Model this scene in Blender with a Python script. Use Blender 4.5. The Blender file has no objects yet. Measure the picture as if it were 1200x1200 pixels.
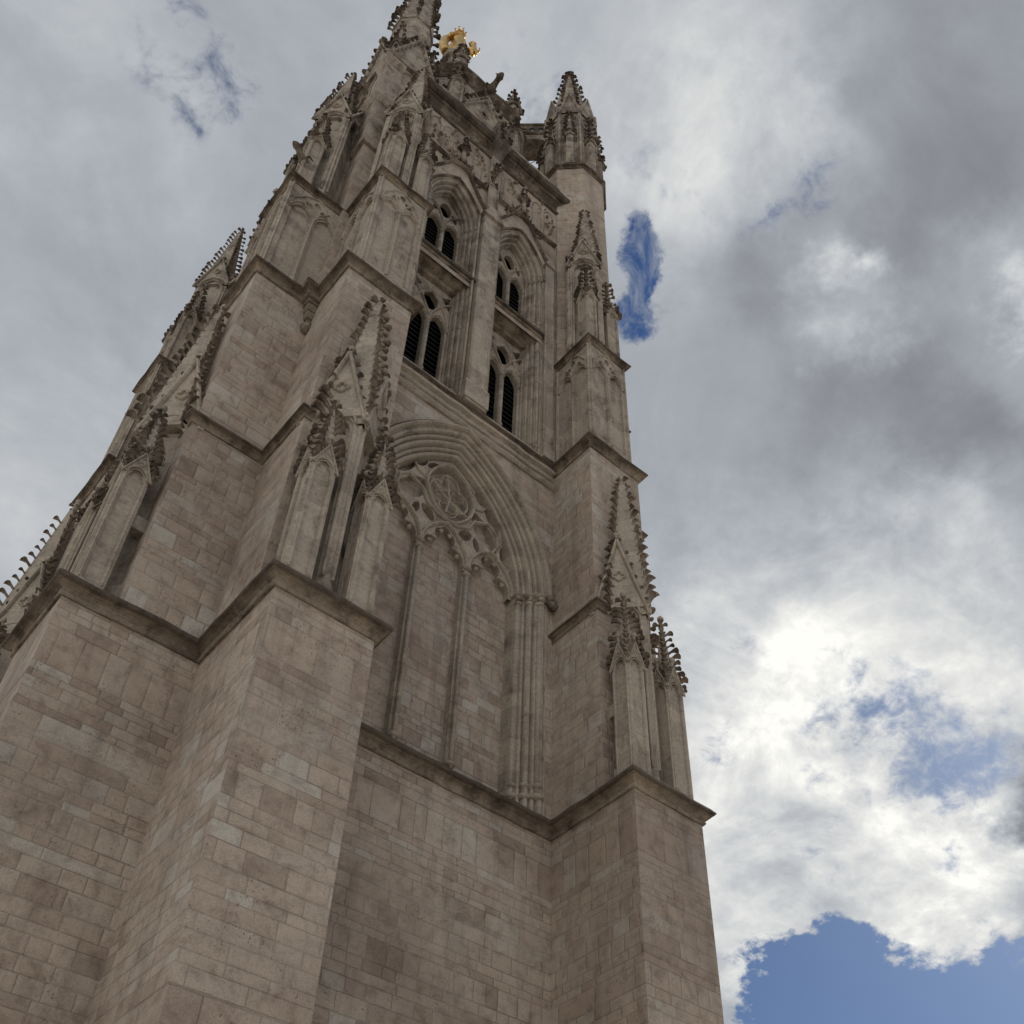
import bpy, bmesh, math, random
from mathutils import Vector, Matrix
from mathutils.geometry import delaunay_2d_cdt
random.seed(7)
C = bpy.context.scene.collection
SC = 0.76                      # survey units -> metres
H = 6.045                      # half side of the tower body (survey units)
CX, CY, ZG = 2.295, 6.045, -2.1  # tower centre and ground level, survey units, camera at the origin height

# ------------------------------------------------------------------ camera
cam_d = bpy.data.cameras.new('camera'); cam = bpy.data.objects.new('camera', cam_d); C.objects.link(cam)
F_, PIT, YAW, ROL, PX, PY = 1296.228, 0.79176, 0.73859, -0.00857, 665.724, 729.986
PIT = math.radians(45.36476); YAW = math.radians(42.3187); ROL = math.radians(-0.49106)
fw = Vector((math.sin(YAW)*math.cos(PIT), math.cos(YAW)*math.cos(PIT), math.sin(PIT)))
r0 = Vector((math.cos(YAW), -math.sin(YAW), 0)); u0 = r0.cross(fw)
rt = r0*math.cos(ROL)+u0*math.sin(ROL); up = -r0*math.sin(ROL)+u0*math.cos(ROL)
M = Matrix((rt, up, -fw)).transposed().to_4x4()
M.translation = Vector(((-9.345-CX)*SC, (-17.565-CY)*SC, (0-ZG)*SC))
cam.matrix_world = M
cam_d.sensor_width = 36; cam_d.lens = F_/1200*36
cam_d.shift_x = -(PX-600)/1200; cam_d.shift_y = (PY-600)/1200
cam_d.clip_end = 5000; cam_d.clip_start = 0.1
bpy.context.scene.camera = cam
def pdir(px, py):
    d = fw + rt*((px-PX)/F_) - up*((py-PY)/F_)
    return d.normalized()

# ------------------------------------------------------------------ node helper
class NT:
    def __init__(s, nt): s.nt = nt; s.n = nt.nodes; s.l = nt.links
    def new(s, t, **k):
        n = s.n.new(t)
        for a, b in k.items(): setattr(n, a, b)
        return n
    def put(s, sock, v):
        if hasattr(v, 'is_output') or isinstance(v, bpy.types.NodeSocket): s.l.new(v, sock)
        else:
            if sock.type == 'RGBA' and isinstance(v, tuple) and len(v) == 3: v = (*v, 1)
            sock.default_value = v
    def math(s, op, a, b=0.0, c=0.0, clamp=False):
        n = s.new('ShaderNodeMath', operation=op, use_clamp=clamp)
        s.put(n.inputs[0], a); s.put(n.inputs[1], b); s.put(n.inputs[2], c); return n.outputs[0]
    def vm(s, op, a, b=None, out=0):
        n = s.new('ShaderNodeVectorMath', operation=op); s.put(n.inputs[0], a)
        if b is not None: s.put(n.inputs[1], b)
        return n.outputs[out]
    def vscale(s, a, k):
        n = s.new('ShaderNodeVectorMath', operation='SCALE'); s.put(n.inputs[0], a); s.put(n.inputs['Scale'], k); return n.outputs[0]
    def noise(s, vec, scale, detail=4, rough=.55, dist=0.0, lac=2.0, dim='3D', w=None, col=False):
        n = s.new('ShaderNodeTexNoise', noise_dimensions=dim)
        if dim != '1D' and vec is not None: s.put(n.inputs['Vector'], vec)
        if w is not None: s.put(n.inputs['W'], w)
        n.inputs['Scale'].default_value = scale; n.inputs['Detail'].default_value = detail
        n.inputs['Roughness'].default_value = rough; n.inputs['Distortion'].default_value = dist; n.inputs['Lacunarity'].default_value = lac
        return n.outputs[1 if col else 0]
    def mr(s, v, a, b, c=0.0, d=1.0, smooth=False):
        n = s.new('ShaderNodeMapRange', interpolation_type='SMOOTHSTEP' if smooth else 'LINEAR', clamp=True)
        s.put(n.inputs[0], v); s.put(n.inputs[1], a); s.put(n.inputs[2], b); s.put(n.inputs[3], c); s.put(n.inputs[4], d); return n.outputs[0]
    def mix(s, f, a, b, mode='MIX'):
        n = s.new('ShaderNodeMix', data_type='RGBA', blend_type=mode)
        s.put(n.inputs[0], f); s.put(n.inputs[6], a); s.put(n.inputs[7], b); return n.outputs[2]
    def ramp(s, v, stops, interp='LINEAR'):
        n = s.new('ShaderNodeValToRGB'); cr = n.color_ramp; cr.interpolation = interp
        while len(cr.elements) < len(stops): cr.elements.new(.5)
        for e, (p, c) in zip(cr.elements, stops): e.position = p; e.color = (*c, 1)
        s.put(n.inputs[0], v); return n.outputs[0]
    def white(s, vec):
        n = s.new('ShaderNodeTexWhiteNoise', noise_dimensions='3D'); s.put(n.inputs['Vector'], vec); return n.outputs[0]
    def comb(s, x=0.0, y=0.0, z=0.0):
        n = s.new('ShaderNodeCombineXYZ'); s.put(n.inputs[0], x); s.put(n.inputs[1], y); s.put(n.inputs[2], z); return n.outputs[0]
    def sep(s, v):
        n = s.new('ShaderNodeSeparateXYZ'); s.put(n.inputs[0], v); return n.outputs

# ------------------------------------------------------------------ sky: blue air behind a broken layer of cloud
SUN_EL, SUN_AZ = 38.0, 78.0     # azimuth measured from +Y towards +X
sc = bpy.context.scene
w = bpy.data.worlds.new('World'); sc.world = w; w.use_nodes = True
T = NT(w.node_tree); T.n.clear()
sky = T.new('ShaderNodeTexSky', sky_type='NISHITA', sun_disc=False, sun_elevation=math.radians(SUN_EL), sun_rotation=math.radians(SUN_AZ))
sky.air_density = 1.0; sky.dust_density = 0.6; sky.ozone_density = 2.0
geo = T.new('ShaderNodeTexCoord'); D = T.vm('NORMALIZE', geo.outputs['Generated'])
dz = T.math('MAXIMUM', T.sep(D)[2], 0.12)
P = T.vscale(D, T.math('DIVIDE', 1.0, T.math('ADD', dz, .35)))           # flatter cloud layer towards the horizon
wn = T.noise(P, 5.0, 6, .6, col=True)
warp = T.vscale(T.vm('SUBTRACT', wn, (.5, .5, .5)), 0.17)
wn2 = T.noise(P, 22.0, 7, .65, col=True)
warp2 = T.vscale(T.vm('SUBTRACT', wn2, (.5, .5, .5)), 0.075)
DW = T.vm('ADD', T.vm('ADD', D, warp), warp2)
def blob(px, py, r, amp, vec=None):
    d = T.vm('DISTANCE', vec or DW, tuple(pdir(px, py)), out=1)
    return T.mr(d, r/F_, 0.0, 0.0, amp, smooth=True)
def total(lst, vec=None):
    acc = None
    for b in lst:
        o = blob(*b, vec=vec); acc = o if acc is None else T.math('ADD', acc, o)
    return acc
def pl(l): return l
holes = total([(738,283,52,1.15),(732,330,56,1.2),(727,378,48,1.0),
               (1000,1220,150,2.2),(1130,1230,160,2.2),(1250,1220,150,2.2),(930,1200,110,1.9),(985,1125,80,1.1),(890,1250,100,1.9),
               ])
veil = total([(745,275,50,.75),(746,318,50,.8),(738,365,46,.8),(725,330,40,.4),(1085,870,90,.75),(1100,940,75,.8),(1118,1000,55,.8),(1000,830,90,.65),(985,930,100,.6),(1170,880,90,.5),(950,990,80,.45),(1060,850,80,.35),
              (230,60,120,.68),(285,110,70,.38),(925,215,90,.5),(870,245,80,.45),(860,775,70,.6),(845,890,80,.6),(1190,230,80,.3),(270,215,40,.35)])
fine = T.noise(P, 9.0, 13, .62, 0.2); fine2 = T.noise(P, 38.0, 10, .66, .4)
hm = T.math('ADD', holes, T.math('MULTIPLY', T.math('SUBTRACT', fine, .5), 2.4))
hm = T.math('ADD', hm, T.math('MULTIPLY', T.math('SUBTRACT', fine2, .5), 1.0))
hole = T.mr(hm, .36, 1.05, 0.0, 1.0, smooth=True)
v_in = T.math('ADD', T.math('ADD', T.math('MULTIPLY', veil, .9), T.math('MULTIPLY', T.math('SUBTRACT', fine, .5), 3.0)), T.math('MULTIPLY', T.math('SUBTRACT', fine2, .5), 2.8))
hole = T.math('MAXIMUM', hole, T.math('MULTIPLY', T.mr(v_in, .30, 1.55, 0.0, .95, smooth=True), T.mr(veil, .05, .35)))
bright = total([(820,190,190,.26),(985,330,50,.42),(1010,380,80,.22),(960,300,60,.12),(1195,345,60,.35),(1150,300,90,.12),(900,780,330,.30),(880,930,200,.30),(1060,1030,190,.45),(1180,1000,110,.4),
                (960,850,150,.25),(1150,800,140,.25),(860,1100,120,.35),(60,560,260,.09),(40,60,260,.10),(250,350,300,.05),(420,40,200,.05),(650,60,250,.08),(1080,700,180,.12),(880,40,140,.1)])
bright = T.math('MULTIPLY', bright, T.mr(T.noise(P, 7.0, 10, .62, .6), .32, .68, .35, 1.45))
dark = total([(1130,90,260,.16),(1060,450,170,.12),(930,330,110,.05),(1180,940,75,.42),(1190,880,60,.25),(1000,590,200,.13),(1180,600,160,.10),(1130,520,120,.1),
              (60,250,250,.03),(760,600,120,.03),(880,270,110,.09),(1100,250,120,.08)])
big = T.noise(P, 3.4, 8, .6, .4)
mid = T.noise(P, 9.0, 10, .62, .5)
puff = T.math('SUBTRACT', 1.0, T.math('ABSOLUTE', T.math('MULTIPLY', T.math('SUBTRACT', T.noise(P, 15.0, 9, .6, .2), .5), 4.0)))
Bv = T.math('ADD', .36, T.math('SUBTRACT', bright, dark))
Bv = T.math('ADD', Bv, T.math('MULTIPLY', T.math('SUBTRACT', big, .5), .40))
Bv = T.math('ADD', Bv, T.math('MULTIPLY', T.math('SUBTRACT', mid, .5), T.math('ADD', .22, T.math('MULTIPLY', bright, .7))))
Bv = T.math('ADD', Bv, T.math('MULTIPLY', T.math('MULTIPLY', T.math('SUBTRACT', puff, .55), bright), .55))
# thin edges of cloud glow where the light comes through
edge = T.math('MULTIPLY', T.math('SUBTRACT', T.mr(hm, .05, .45, 0.0, 1.0, smooth=True), hole), T.mr(bright, .1, .5))
Bv = T.math('ADD', Bv, T.math('MULTIPLY', edge, .12))
cloud = T.ramp(T.math('MULTIPLY', Bv, 1.0), [(0.0, (.13,.135,.15)), (.2, (.235,.245,.27)), (.38, (.36,.385,.42)), (.6, (.55,.565,.575)), (.85, (.76,.76,.735)), (1.0, (.90,.89,.845))])
rear_fill = T.mr(T.vm('DISTANCE', D, (-.86, -.36, .36), out=1), 1.05, .15, 1.0, 2.8, smooth=True)   # warm sky brightening added out of view, behind the camera, to light left-hand stone
cl = T.vscale(T.mix(T.mr(rear_fill, 1.0, 2.6), cloud, T.mix(1.0, cloud, (1.0, .90, .77), 'MULTIPLY')), T.math('MULTIPLY', rear_fill, 7.3))
blue = T.vscale(sky.outputs[0], 0.36)
blue = T.mix(1.0, blue, (0.60, .76, 0.98), 'MULTIPLY')
blue = T.vscale(blue, T.mr(T.sep(D)[2], .55, .85, 1.0, .95))
blue = T.mix(T.mr(T.sep(D)[2], .6, .85), blue, T.mix(1.0, blue, (.72, .95, 1.15), 'MULTIPLY'))
wisp = T.mr(T.noise(P, 26.0, 10, .68, .8), .42, .68, 0.0, .55, smooth=True)
hole = T.math('MULTIPLY', hole, T.math('SUBTRACT', 1.0, T.math('MULTIPLY', wisp, T.mr(T.sep(D)[2], .55, .7))))
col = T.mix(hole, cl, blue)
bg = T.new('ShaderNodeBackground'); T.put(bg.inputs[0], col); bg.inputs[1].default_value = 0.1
out = T.new('ShaderNodeOutputWorld'); T.l.new(bg.outputs[0], out.inputs[0])
w.cycles.sampling_method = 'MANUAL'; w.cycles.sample_map_resolution = 512

sl = bpy.data.lights.new('sun', 'SUN'); sl.energy = 2.4; sl.angle = math.radians(12); sl.color = (1, .94, .85)
sun = bpy.data.objects.new('sun', sl); C.objects.link(sun)
sd = Vector((math.sin(math.radians(SUN_AZ))*math.cos(math.radians(SUN_EL)), math.cos(math.radians(SUN_AZ))*math.cos(math.radians(SUN_EL)), math.sin(math.radians(SUN_EL))))
sun.rotation_euler = sd.to_track_quat('Z', 'Y').to_euler(); sun.location = (30, 30, 80)
sc.view_settings.view_transform = 'Standard'; sc.view_settings.look = 'None'
sc.view_settings.exposure = 0.62; sc.view_settings.gamma = 1
sc.render.engine = 'CYCLES'

# ------------------------------------------------------------------ materials
def mat(name): 
    m = bpy.data.materials.new(name); m.use_nodes = True; t = NT(m.node_tree); t.n.clear()
    o = t.new('ShaderNodeOutputMaterial'); b = t.new('ShaderNodeBsdfPrincipled'); t.l.new(b.outputs[0], o.inputs[0])
    b.inputs['Specular IOR Level'].default_value = .25
    return m, t, b
def stone_ashlar():
    m, t, b = mat('ashlar_limestone')
    g = t.new('ShaderNodeNewGeometry'); pos = g.outputs['Position']; nrm = g.outputs['True Normal']
    x, y, z = t.sep(pos); nx, ny, nz = t.sep(nrm)
    u = t.math('ADD', t.math('MULTIPLY', x, t.math('MULTIPLY', ny, -1.0)), t.math('MULTIPLY', y, nx))
    face = t.math('ADD', t.math('MULTIPLY', t.math('ROUND', t.math('MULTIPLY', nx, 2.0)), 3.1), t.math('MULTIPLY', t.math('ROUND', t.math('MULTIPLY', ny, 2.0)), 7.7))
    dpl = t.math('ROUND', t.math('MULTIPLY', t.math('ADD', t.math('MULTIPLY', x, nx), t.math('MULTIPLY', y, ny)), 2.0))
    face = t.math('ADD', face, dpl)
    # courses of uneven height
    zz = t.math('ADD', z, t.math('MULTIPLY', t.noise(None, 1.1, 1, .5, dim='1D', w=z), .75))
    v = t.math('DIVIDE', zz, .24)
    row = t.math('FLOOR', v); fv = t.math('FRACT', v)
    r1 = t.white(t.comb(row, face, 1.0)); r2 = t.white(t.comb(row, face, 5.0))
    uw = t.math('ADD', u, t.math('MULTIPLY', t.noise(t.comb(u, row, face), 1.3, 1, .5), .55))
    bw = t.math('ADD', .32, t.math('MULTIPLY', t.math('MULTIPLY', r1, r1), .62))
    uu = t.math('ADD', t.math('DIVIDE', uw, bw), t.math('MULTIPLY', r2, 13.0))
    colm = t.math('FLOOR', uu); fu = t.math('FRACT', uu)
    rnd = t.white(t.comb(colm, row, face)); rnd2 = t.white(t.comb(colm, row, t.math('ADD', face, 31.0)))
    # joint distance (metres)
    wob = t.math('MULTIPLY', t.math('SUBTRACT', t.noise(pos, 9.0, 4, .6), .5), .012)
    du = t.math('MULTIPLY', t.math('MINIMUM', fu, t.math('SUBTRACT', 1.0, fu)), bw)
    dv = t.math('MULTIPLY', t.math('MINIMUM', fv, t.math('SUBTRACT', 1.0, fv)), .24)
    dj = t.math('ADD', t.math('MINIMUM', du, dv), wob)
    joint = t.mr(dj, .003, .011, 1.0, 0.0, smooth=True)
    soft = t.mr(dj, .0, .05, 1.0, 0.0, smooth=True)
    # block colour: the rare, darker kinds come in clusters
    zone = t.noise(pos, .45, 4, .6); rz = t.math('ADD', t.math('MULTIPLY', rnd, .62), t.math('MULTIPLY', zone, .62)); rz = t.math('ADD', rz, t.math('MULTIPLY', t.math('SUBTRACT', t.noise(pos, 5.0, 6, .7), .5), .30))
    bc = t.ramp(rz, [(0.0, (.40,.37,.335)), (.30, (.44,.395,.34)), (.47, (.42,.375,.325)), (.62, (.45,.395,.335)), (.78, (.40,.345,.295)), (.90, (.29,.24,.20)), (1.05, (.22,.175,.15))])
    bc = t.mix(.36, bc, (.445,.385,.33))
    pale = t.math('MULTIPLY', t.math('GREATER_THAN', rnd2, .80), t.mr(t.noise(pos, .5, 2, .5), .42, .6))
    bc = t.mix(t.math('MULTIPLY', pale, .75), bc, (.49,.475,.44))
    bc = t.mix(t.math('MULTIPLY', t.math('SUBTRACT', 1.0, rnd2), .22), bc, (.42,.31,.26))
    # mottling, pitting and stains
    mo = t.noise(pos, 3.5, 8, .65, .4); bc = t.mix(1.0, bc, t.ramp(mo, [(.25, (.60,.575,.56)), (.5, (1,1,1)), (.8, (1.16,1.15,1.13))]), 'MULTIPLY')
    gr = t.noise(pos, 45.0, 5, .7); bc = t.mix(1.0, bc, t.ramp(gr, [(.3, (.76,.75,.74)), (.6, (1.06,1.06,1.06))]), 'MULTIPLY')
    big = t.noise(pos, .28, 5, .6, .5); bc = t.mix(1.0, bc, t.ramp(big, [(.3, (.70,.67,.655)), (.6, (1.06,1.05,1.04))]), 'MULTIPLY')
    st = t.noise(t.vm('MULTIPLY', pos, (2.4, 2.4, .16)), 1.0, 6, .6); bc = t.mix(t.mr(t.math('ADD', st, t.mr(z, 14.0, 40.0, 0.0, .06)), .52, .80, 0.0, .50), bc, (.13,.105,.09))
    pit = t.noise(pos, 22.0, 3, .5); pm = t.math('MULTIPLY', t.mr(pit, .62, .70), t.mr(t.noise(pos, 1.7, 3, .5), .5, .65))
    bc = t.mix(t.math('MULTIPLY', pm, .65), bc, (.11,.085,.07))
    # joints: pale lime pointing here, open and dark there
    jc = t.mix(t.mr(t.noise(pos, .9, 3, .5), .45, .6), (.40,.37,.33), (.15,.125,.105))
    bc = t.mix(t.math('MULTIPLY', joint, .40), bc, jc)
    t.put(b.inputs['Base Color'], bc); b.inputs['Roughness'].default_value = .92
    hgt = t.math('ADD', t.math('MULTIPLY', gr, .25), t.math('MULTIPLY', mo, .7))
    hgt = t.math('SUBTRACT', hgt, t.math('MULTIPLY', t.math('MAXIMUM', joint, t.math('MULTIPLY', soft, .3)), .7)); hgt = t.math('SUBTRACT', hgt, t.math('MULTIPLY', pm, .6))
    hgt = t.math('ADD', hgt, t.math('MULTIPLY', rnd, .5))
    bp = t.new('ShaderNodeBump'); bp.inputs['Strength'].default_value = .75; bp.inputs['Distance'].default_value = .04; t.put(bp.inputs['Height'], hgt)
    t.l.new(bp.outputs[0], b.inputs['Normal'])
    return m
def stone_plain(name, base, dark, amount, bump=.4, courses=True):
    m, t, b = mat(name)
    g = t.new('ShaderNodeNewGeometry'); pos = g.outputs['Position']
    n1 = t.noise(pos, 2.2, 8, .68, .5); n2 = t.noise(pos, 14.0, 6, .7)
    c = t.mix(1.0, base, t.ramp(n2, [(.3, (.72,.71,.7)), (.65, (1.1,1.1,1.08))]), 'MULTIPLY')
    st = t.noise(t.vm('MULTIPLY', pos, (2.2, 2.2, .35)), 1.0, 6, .65)
    f = t.math('ADD', t.math('MULTIPLY', n1, .6), t.math('MULTIPLY', st, .5)); f = t.math('ADD', f, t.mr(t.sep(pos)[2], 22.0, 46.0, 0.0, .10))
    c = t.mix(t.mr(f, .68-amount*.35, .92-amount*.35, 0.0, .9, smooth=True), c, dark)
    if courses:
        z = t.sep(pos)[2]; row = t.math('FLOOR', t.math('DIVIDE', z, .42))
        fz = t.math('FRACT', t.math('DIVIDE', z, .42)); j = t.mr(t.math('MINIMUM', fz, t.math('SUBTRACT', 1.0, fz)), .0, .03, 1.0, 0.0)
        rr = t.white(t.comb(row, t.math('FLOOR', t.math('MULTIPLY', t.sep(pos)[0], .9)), t.math('FLOOR', t.math('MULTIPLY', t.sep(pos)[1], .9))))
        c = t.mix(1.0, c, t.ramp(rr, [(0, (.82,.81,.8)), (1, (1.08,1.07,1.04))]), 'MULTIPLY')
        c = t.mix(t.math('MULTIPLY', j, .4), c, (.12,.10,.085))
    t.put(b.inputs['Base Color'], c); b.inputs['Roughness'].default_value = .93
    bp = t.new('ShaderNodeBump'); bp.inputs['Strength'].default_value = bump; bp.inputs['Distance'].default_value = .05
    t.put(bp.inputs['Height'], t.math('ADD', n2, n1)); t.l.new(bp.outputs[0], b.inputs['Normal'])
    return m
ASH = stone_ashlar()
CARV = stone_plain('carved_limestone', (.42,.375,.33), (.11,.088,.075), .42)
CROC = stone_plain('weathered_carved_stone', (.31,.265,.225), (.055,.042,.036), .60, .9, False)
CORN = stone_plain('blackened_moulding_stone', (.31,.265,.22), (.06,.046,.038), .58, .5)
CRUST = stone_plain('black_crusted_stone', (.13,.105,.085), (.035,.028,.024), .55, .6, False)
LOUV, t_, b_ = mat('blackened_slate'); b_.inputs['Base Color'].default_value = (.018,.018,.02,1); b_.inputs['Roughness'].default_value = .6
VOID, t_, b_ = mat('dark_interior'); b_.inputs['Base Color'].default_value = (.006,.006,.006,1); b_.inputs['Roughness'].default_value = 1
GOLD, t_, b_ = mat('gilded_copper'); b_.inputs['Metallic'].default_value = 1; b_.inputs['Roughness'].default_value = .38
_g = t_.new('ShaderNodeNewGeometry'); t_.put(b_.inputs['Base Color'], t_.mix(t_.mr(t_.noise(_g.outputs['Position'], 5.0, 4, .6), .5, .7), (.60,.39,.13), (.26,.15,.05)))
PAVE, t_, b_ = mat('pale_paving')
_g = t_.new('ShaderNodeNewGeometry'); _br = t_.new('ShaderNodeTexBrick'); t_.put(_br.inputs['Vector'], _g.outputs['Position'])
_br.inputs['Color1'].default_value = (.46,.41,.35,1); _br.inputs['Color2'].default_value = (.40,.36,.31,1); _br.inputs['Mortar'].default_value = (.18,.16,.14,1)
_br.inputs['Scale'].default_value = 1.0; _br.inputs['Brick Width'].default_value = .8; _br.inputs['Row Height'].default_value = .4; _br.inputs['Mortar Size'].default_value = .01
t_.put(b_.inputs['Base Color'], _br.outputs[0]); b_.inputs['Roughness'].default_value = .85

# ------------------------------------------------------------------ mesh builder (tower-centred survey coordinates)
class MB:
    def __init__(s): s.v = []; s.f = []; s.smooth = set(); s.mi = []; s.cur = 0; s.plain = False
    def add(s, vs, fs, smooth=False):
        o = len(s.v); s.v += [tuple(q) for q in vs]
        for f in fs:
            if smooth: s.smooth.add(len(s.f))
            s.f.append(tuple(i+o for i in f)); s.mi.append(s.cur)
    def box(s, x0, x1, y0, y1, z0, z1):
        s.add([(x0,y0,z0),(x1,y0,z0),(x1,y1,z0),(x0,y1,z0),(x0,y0,z1),(x1,y0,z1),(x1,y1,z1),(x0,y1,z1)],
              [(0,3,2,1),(4,5,6,7),(0,1,5,4),(1,2,6,5),(2,3,7,6),(3,0,4,7)])
    def frus(s, pa, za, pb, zb, cap=True):
        n = len(pa); s.add([(*q, za) for q in pa]+[(*q, zb) for q in pb],
              [(i,(i+1)%n,n+(i+1)%n,n+i) for i in range(n)] + ([tuple(range(n))[::-1], tuple(range(n,2*n))] if cap else []))
    def sweep(s, path, prof, closed=False, crust=0):
        """profile (out, z) carried along a plan path whose outside is on the right hand"""
        q_ = []
        for i in range(len(path) if closed else len(path)-1):
            A, B = Vector(path[i]), Vector(path[(i+1)%len(path)]); m_ = max(1, int((B-A).length/.45)) if (B-A).length > 1.2 else 1
            q_ += [tuple(A+(B-A)*(k/m_)) for k in range(m_)]
        if not closed: q_.append(tuple(path[-1]))
        path = q_; n = len(path); rings = []
        for i in range(n):
            p = Vector(path[i]); a = Vector(path[i-1]) if (i or closed) else None; c = Vector(path[(i+1)%n]) if (i < n-1 or closed) else None
            d1 = (p-a).normalized() if a is not None else (c-p).normalized(); d2 = (c-p).normalized() if c is not None else d1
            n1 = Vector((d1.y, -d1.x)); n2 = Vector((d2.y, -d2.x)); m_ = (n1+n2); m_ = m_/max(m_.length_squared, 1e-6)*2
            m_ = m_*1.0; w0_ = random.gauss(0, .010); w1_ = random.gauss(0, .012); rings.append([(p.x+m_.x*(o+(w0_+random.gauss(0,.006) if o > .03 else 0)), p.y+m_.y*(o+(w0_ if o > .03 else 0)), z+(w1_ if o > .03 else 0)) for o, z in prof])
        k = len(prof); vs = [q for r in rings for q in r]; fs = []
        for i in range(n if closed else n-1):
            j = (i+1) % n
            for q in range(k-1): fs.append((i*k+q, j*k+q, j*k+q+1, i*k+q+1))
        nf = len(fs)
        if not closed: fs += [tuple(range(k)), tuple((n-1)*k+q for q in range(k))[::-1]]
        b0 = len(s.mi); s.add(vs, fs)
        for f in range(nf):
            if f % (k-1) >= k-1-crust: s.mi[b0+f] = 2
    def tube(s, pts, r, n=6, closed=False, smooth=True):
        pts = [Vector(p) for p in pts]; m_ = len(pts); vs = []; rr = r if isinstance(r, (list, tuple)) else [r]*m_
        for i in range(m_):
            a = pts[i-1] if (i or closed) else pts[i]; c = pts[(i+1)%m_] if (i < m_-1 or closed) else pts[i]
            d = (c-a).normalized(); ref = Vector((0,0,1)) if abs(d.z) < .95 else Vector((0,1,0))
            e = d.cross(ref).normalized(); g = e.cross(d)
            for k in range(n):
                t = 2*math.pi*k/n; vs.append(pts[i]+(e*math.cos(t)+g*math.sin(t))*rr[i])
        fs = [(i*n+k, i*n+(k+1)%n, ((i+1)%m_)*n+(k+1)%n, ((i+1)%m_)*n+k) for i in range(m_ if closed else m_-1) for k in range(n)]
        if not closed: fs += [tuple(range(n))[::-1], tuple((m_-1)*n+k for k in range(n))]
        s.add(vs, fs, smooth)
    def blob(s, c, r, j=.2, seg=6, rings=4, sq=(1,1,1)):
        c = Vector(c); vs = [c+Vector((0,0,-r*sq[2]))]
        for i in range(1, rings):
            t = math.pi*i/rings
            for k in range(seg):
                a = 2*math.pi*k/seg+i*.5; q = r*(1+random.uniform(-j, j))
                vs.append(c+Vector((math.sin(t)*math.cos(a)*q*sq[0], math.sin(t)*math.sin(a)*q*sq[1], -math.cos(t)*q*sq[2])))
        vs.append(c+Vector((0,0,r*sq[2]))); L = len(vs)-1; fs = []
        for k in range(seg):
            k2 = (k+1) % seg; fs.append((0, 1+k2, 1+k))
            for i in range(rings-2): fs.append((1+i*seg+k, 1+i*seg+k2, 1+(i+1)*seg+k2, 1+(i+1)*seg+k))
            fs.append((1+(rings-2)*seg+k, 1+(rings-2)*seg+k2, L))
        s.add(vs, fs, True)
    def crocket(s, p, o, size, rise=.7):
        """a curled leaf growing from an arris: out, up, then curling over"""
        p = Vector(p); o = Vector(o); o.z = 0; o.normalize(); sd_ = Vector((-o.y, o.x, 0)); z = Vector((0,0,1)); q = size*random.uniform(.7, 1.2)
        if random.random() < .05: return
        path = [(-.4,-.45,.22,.34),(.10,-.05,.24,.26),(.42,.32*rise,.30,.20),(.74,.58*rise,.46,.15),(1.02,.52*rise,.50,.13),(1.22,.22*rise,.30,.12),(1.12,-.06,.08,.06)]
        vs = []
        for a, b_, wd, th in path:
            c = p+o*(a*q)+z*(b_*q); tw = random.uniform(-.05,.05)*q
            vs += [c-sd_*(wd*q)+z*tw, c+z*(th*q), c+sd_*(wd*q)-z*tw, c-z*(th*q)]
        fs = []
        for i in range(len(path)-1):
            for k in range(4): fs.append((i*4+k, i*4+(k+1)%4, i*4+4+(k+1)%4, i*4+4+k))
        fs += [(3,2,1,0), tuple(len(vs)-4+k for k in range(4))]
        k0 = s.cur; s.cur = 0 if s.plain else 1; s.add(vs, fs); s.cur = k0
    def obj(s, name, m, parent, rot=0, link=True):
        me = bpy.data.meshes.new(name); me.from_pydata([(a*SC, b*SC, (c-ZG)*SC) for a, b, c in s.v], [], s.f); me.materials.append(m); me.materials.append(CROC); me.materials.append(CRUST)
        me.polygons.foreach_set('material_index', s.mi)
        bm = bmesh.new(); bm.from_mesh(me); bmesh.ops.recalc_face_normals(bm, faces=bm.faces); bm.to_mesh(me); bm.free()
        for i in s.smooth: 
            if i < len(me.polygons): me.polygons[i].use_smooth = True
        o = bpy.data.objects.new(name, me); C.objects.link(o); o.parent = parent
        return o
def copy_tree(o, parent, rot=None):
    c = o.copy(); C.objects.link(c); c.parent = parent
    if rot is not None: c.rotation_euler = (0, 0, rot)
    for ch in list(o.children): copy_tree(ch, c)
    return c

# plane shapes: arches ----------------------------------------------------------
def arch_pts(uc, a, zs, R, w_=0.0, n=10):
    """pointed arch outline, left springing to right springing; w_ offsets outward"""
    c = R-a; Rw = R+w_; t1 = math.acos(c/Rw); L = []
    for i in range(n+1):
        t = t1*i/n; L.append((uc+(-c+Rw*math.cos(t)), zs+Rw*math.sin(t)))
    left = [(2*uc-u, z) for u, z in L]
    return left[:-1]+[(uc, L[-1][1])]+L[:-1][::-1]
def opening(uc, a, zb, zs, R, w_=0.0, n=10):
    p = arch_pts(uc, a, zs, R, w_, n); return [(p[0][0], zb)]+p+[(p[-1][0], zb)]
def Rh(a, h): return (a*a+h*h)/(2*a)
def fplane(u, d, z): return (u, -H-d, z)
def inside(p, lp):
    x, y = p; c = False; n = len(lp)
    for i in range(n):
        x1, y1 = lp[i]; x2, y2 = lp[i-1]
        if (y1 > y) != (y2 > y) and x < (x2-x1)*(y-y1)/(y2-y1)+x1: c = not c
    return c
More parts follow.
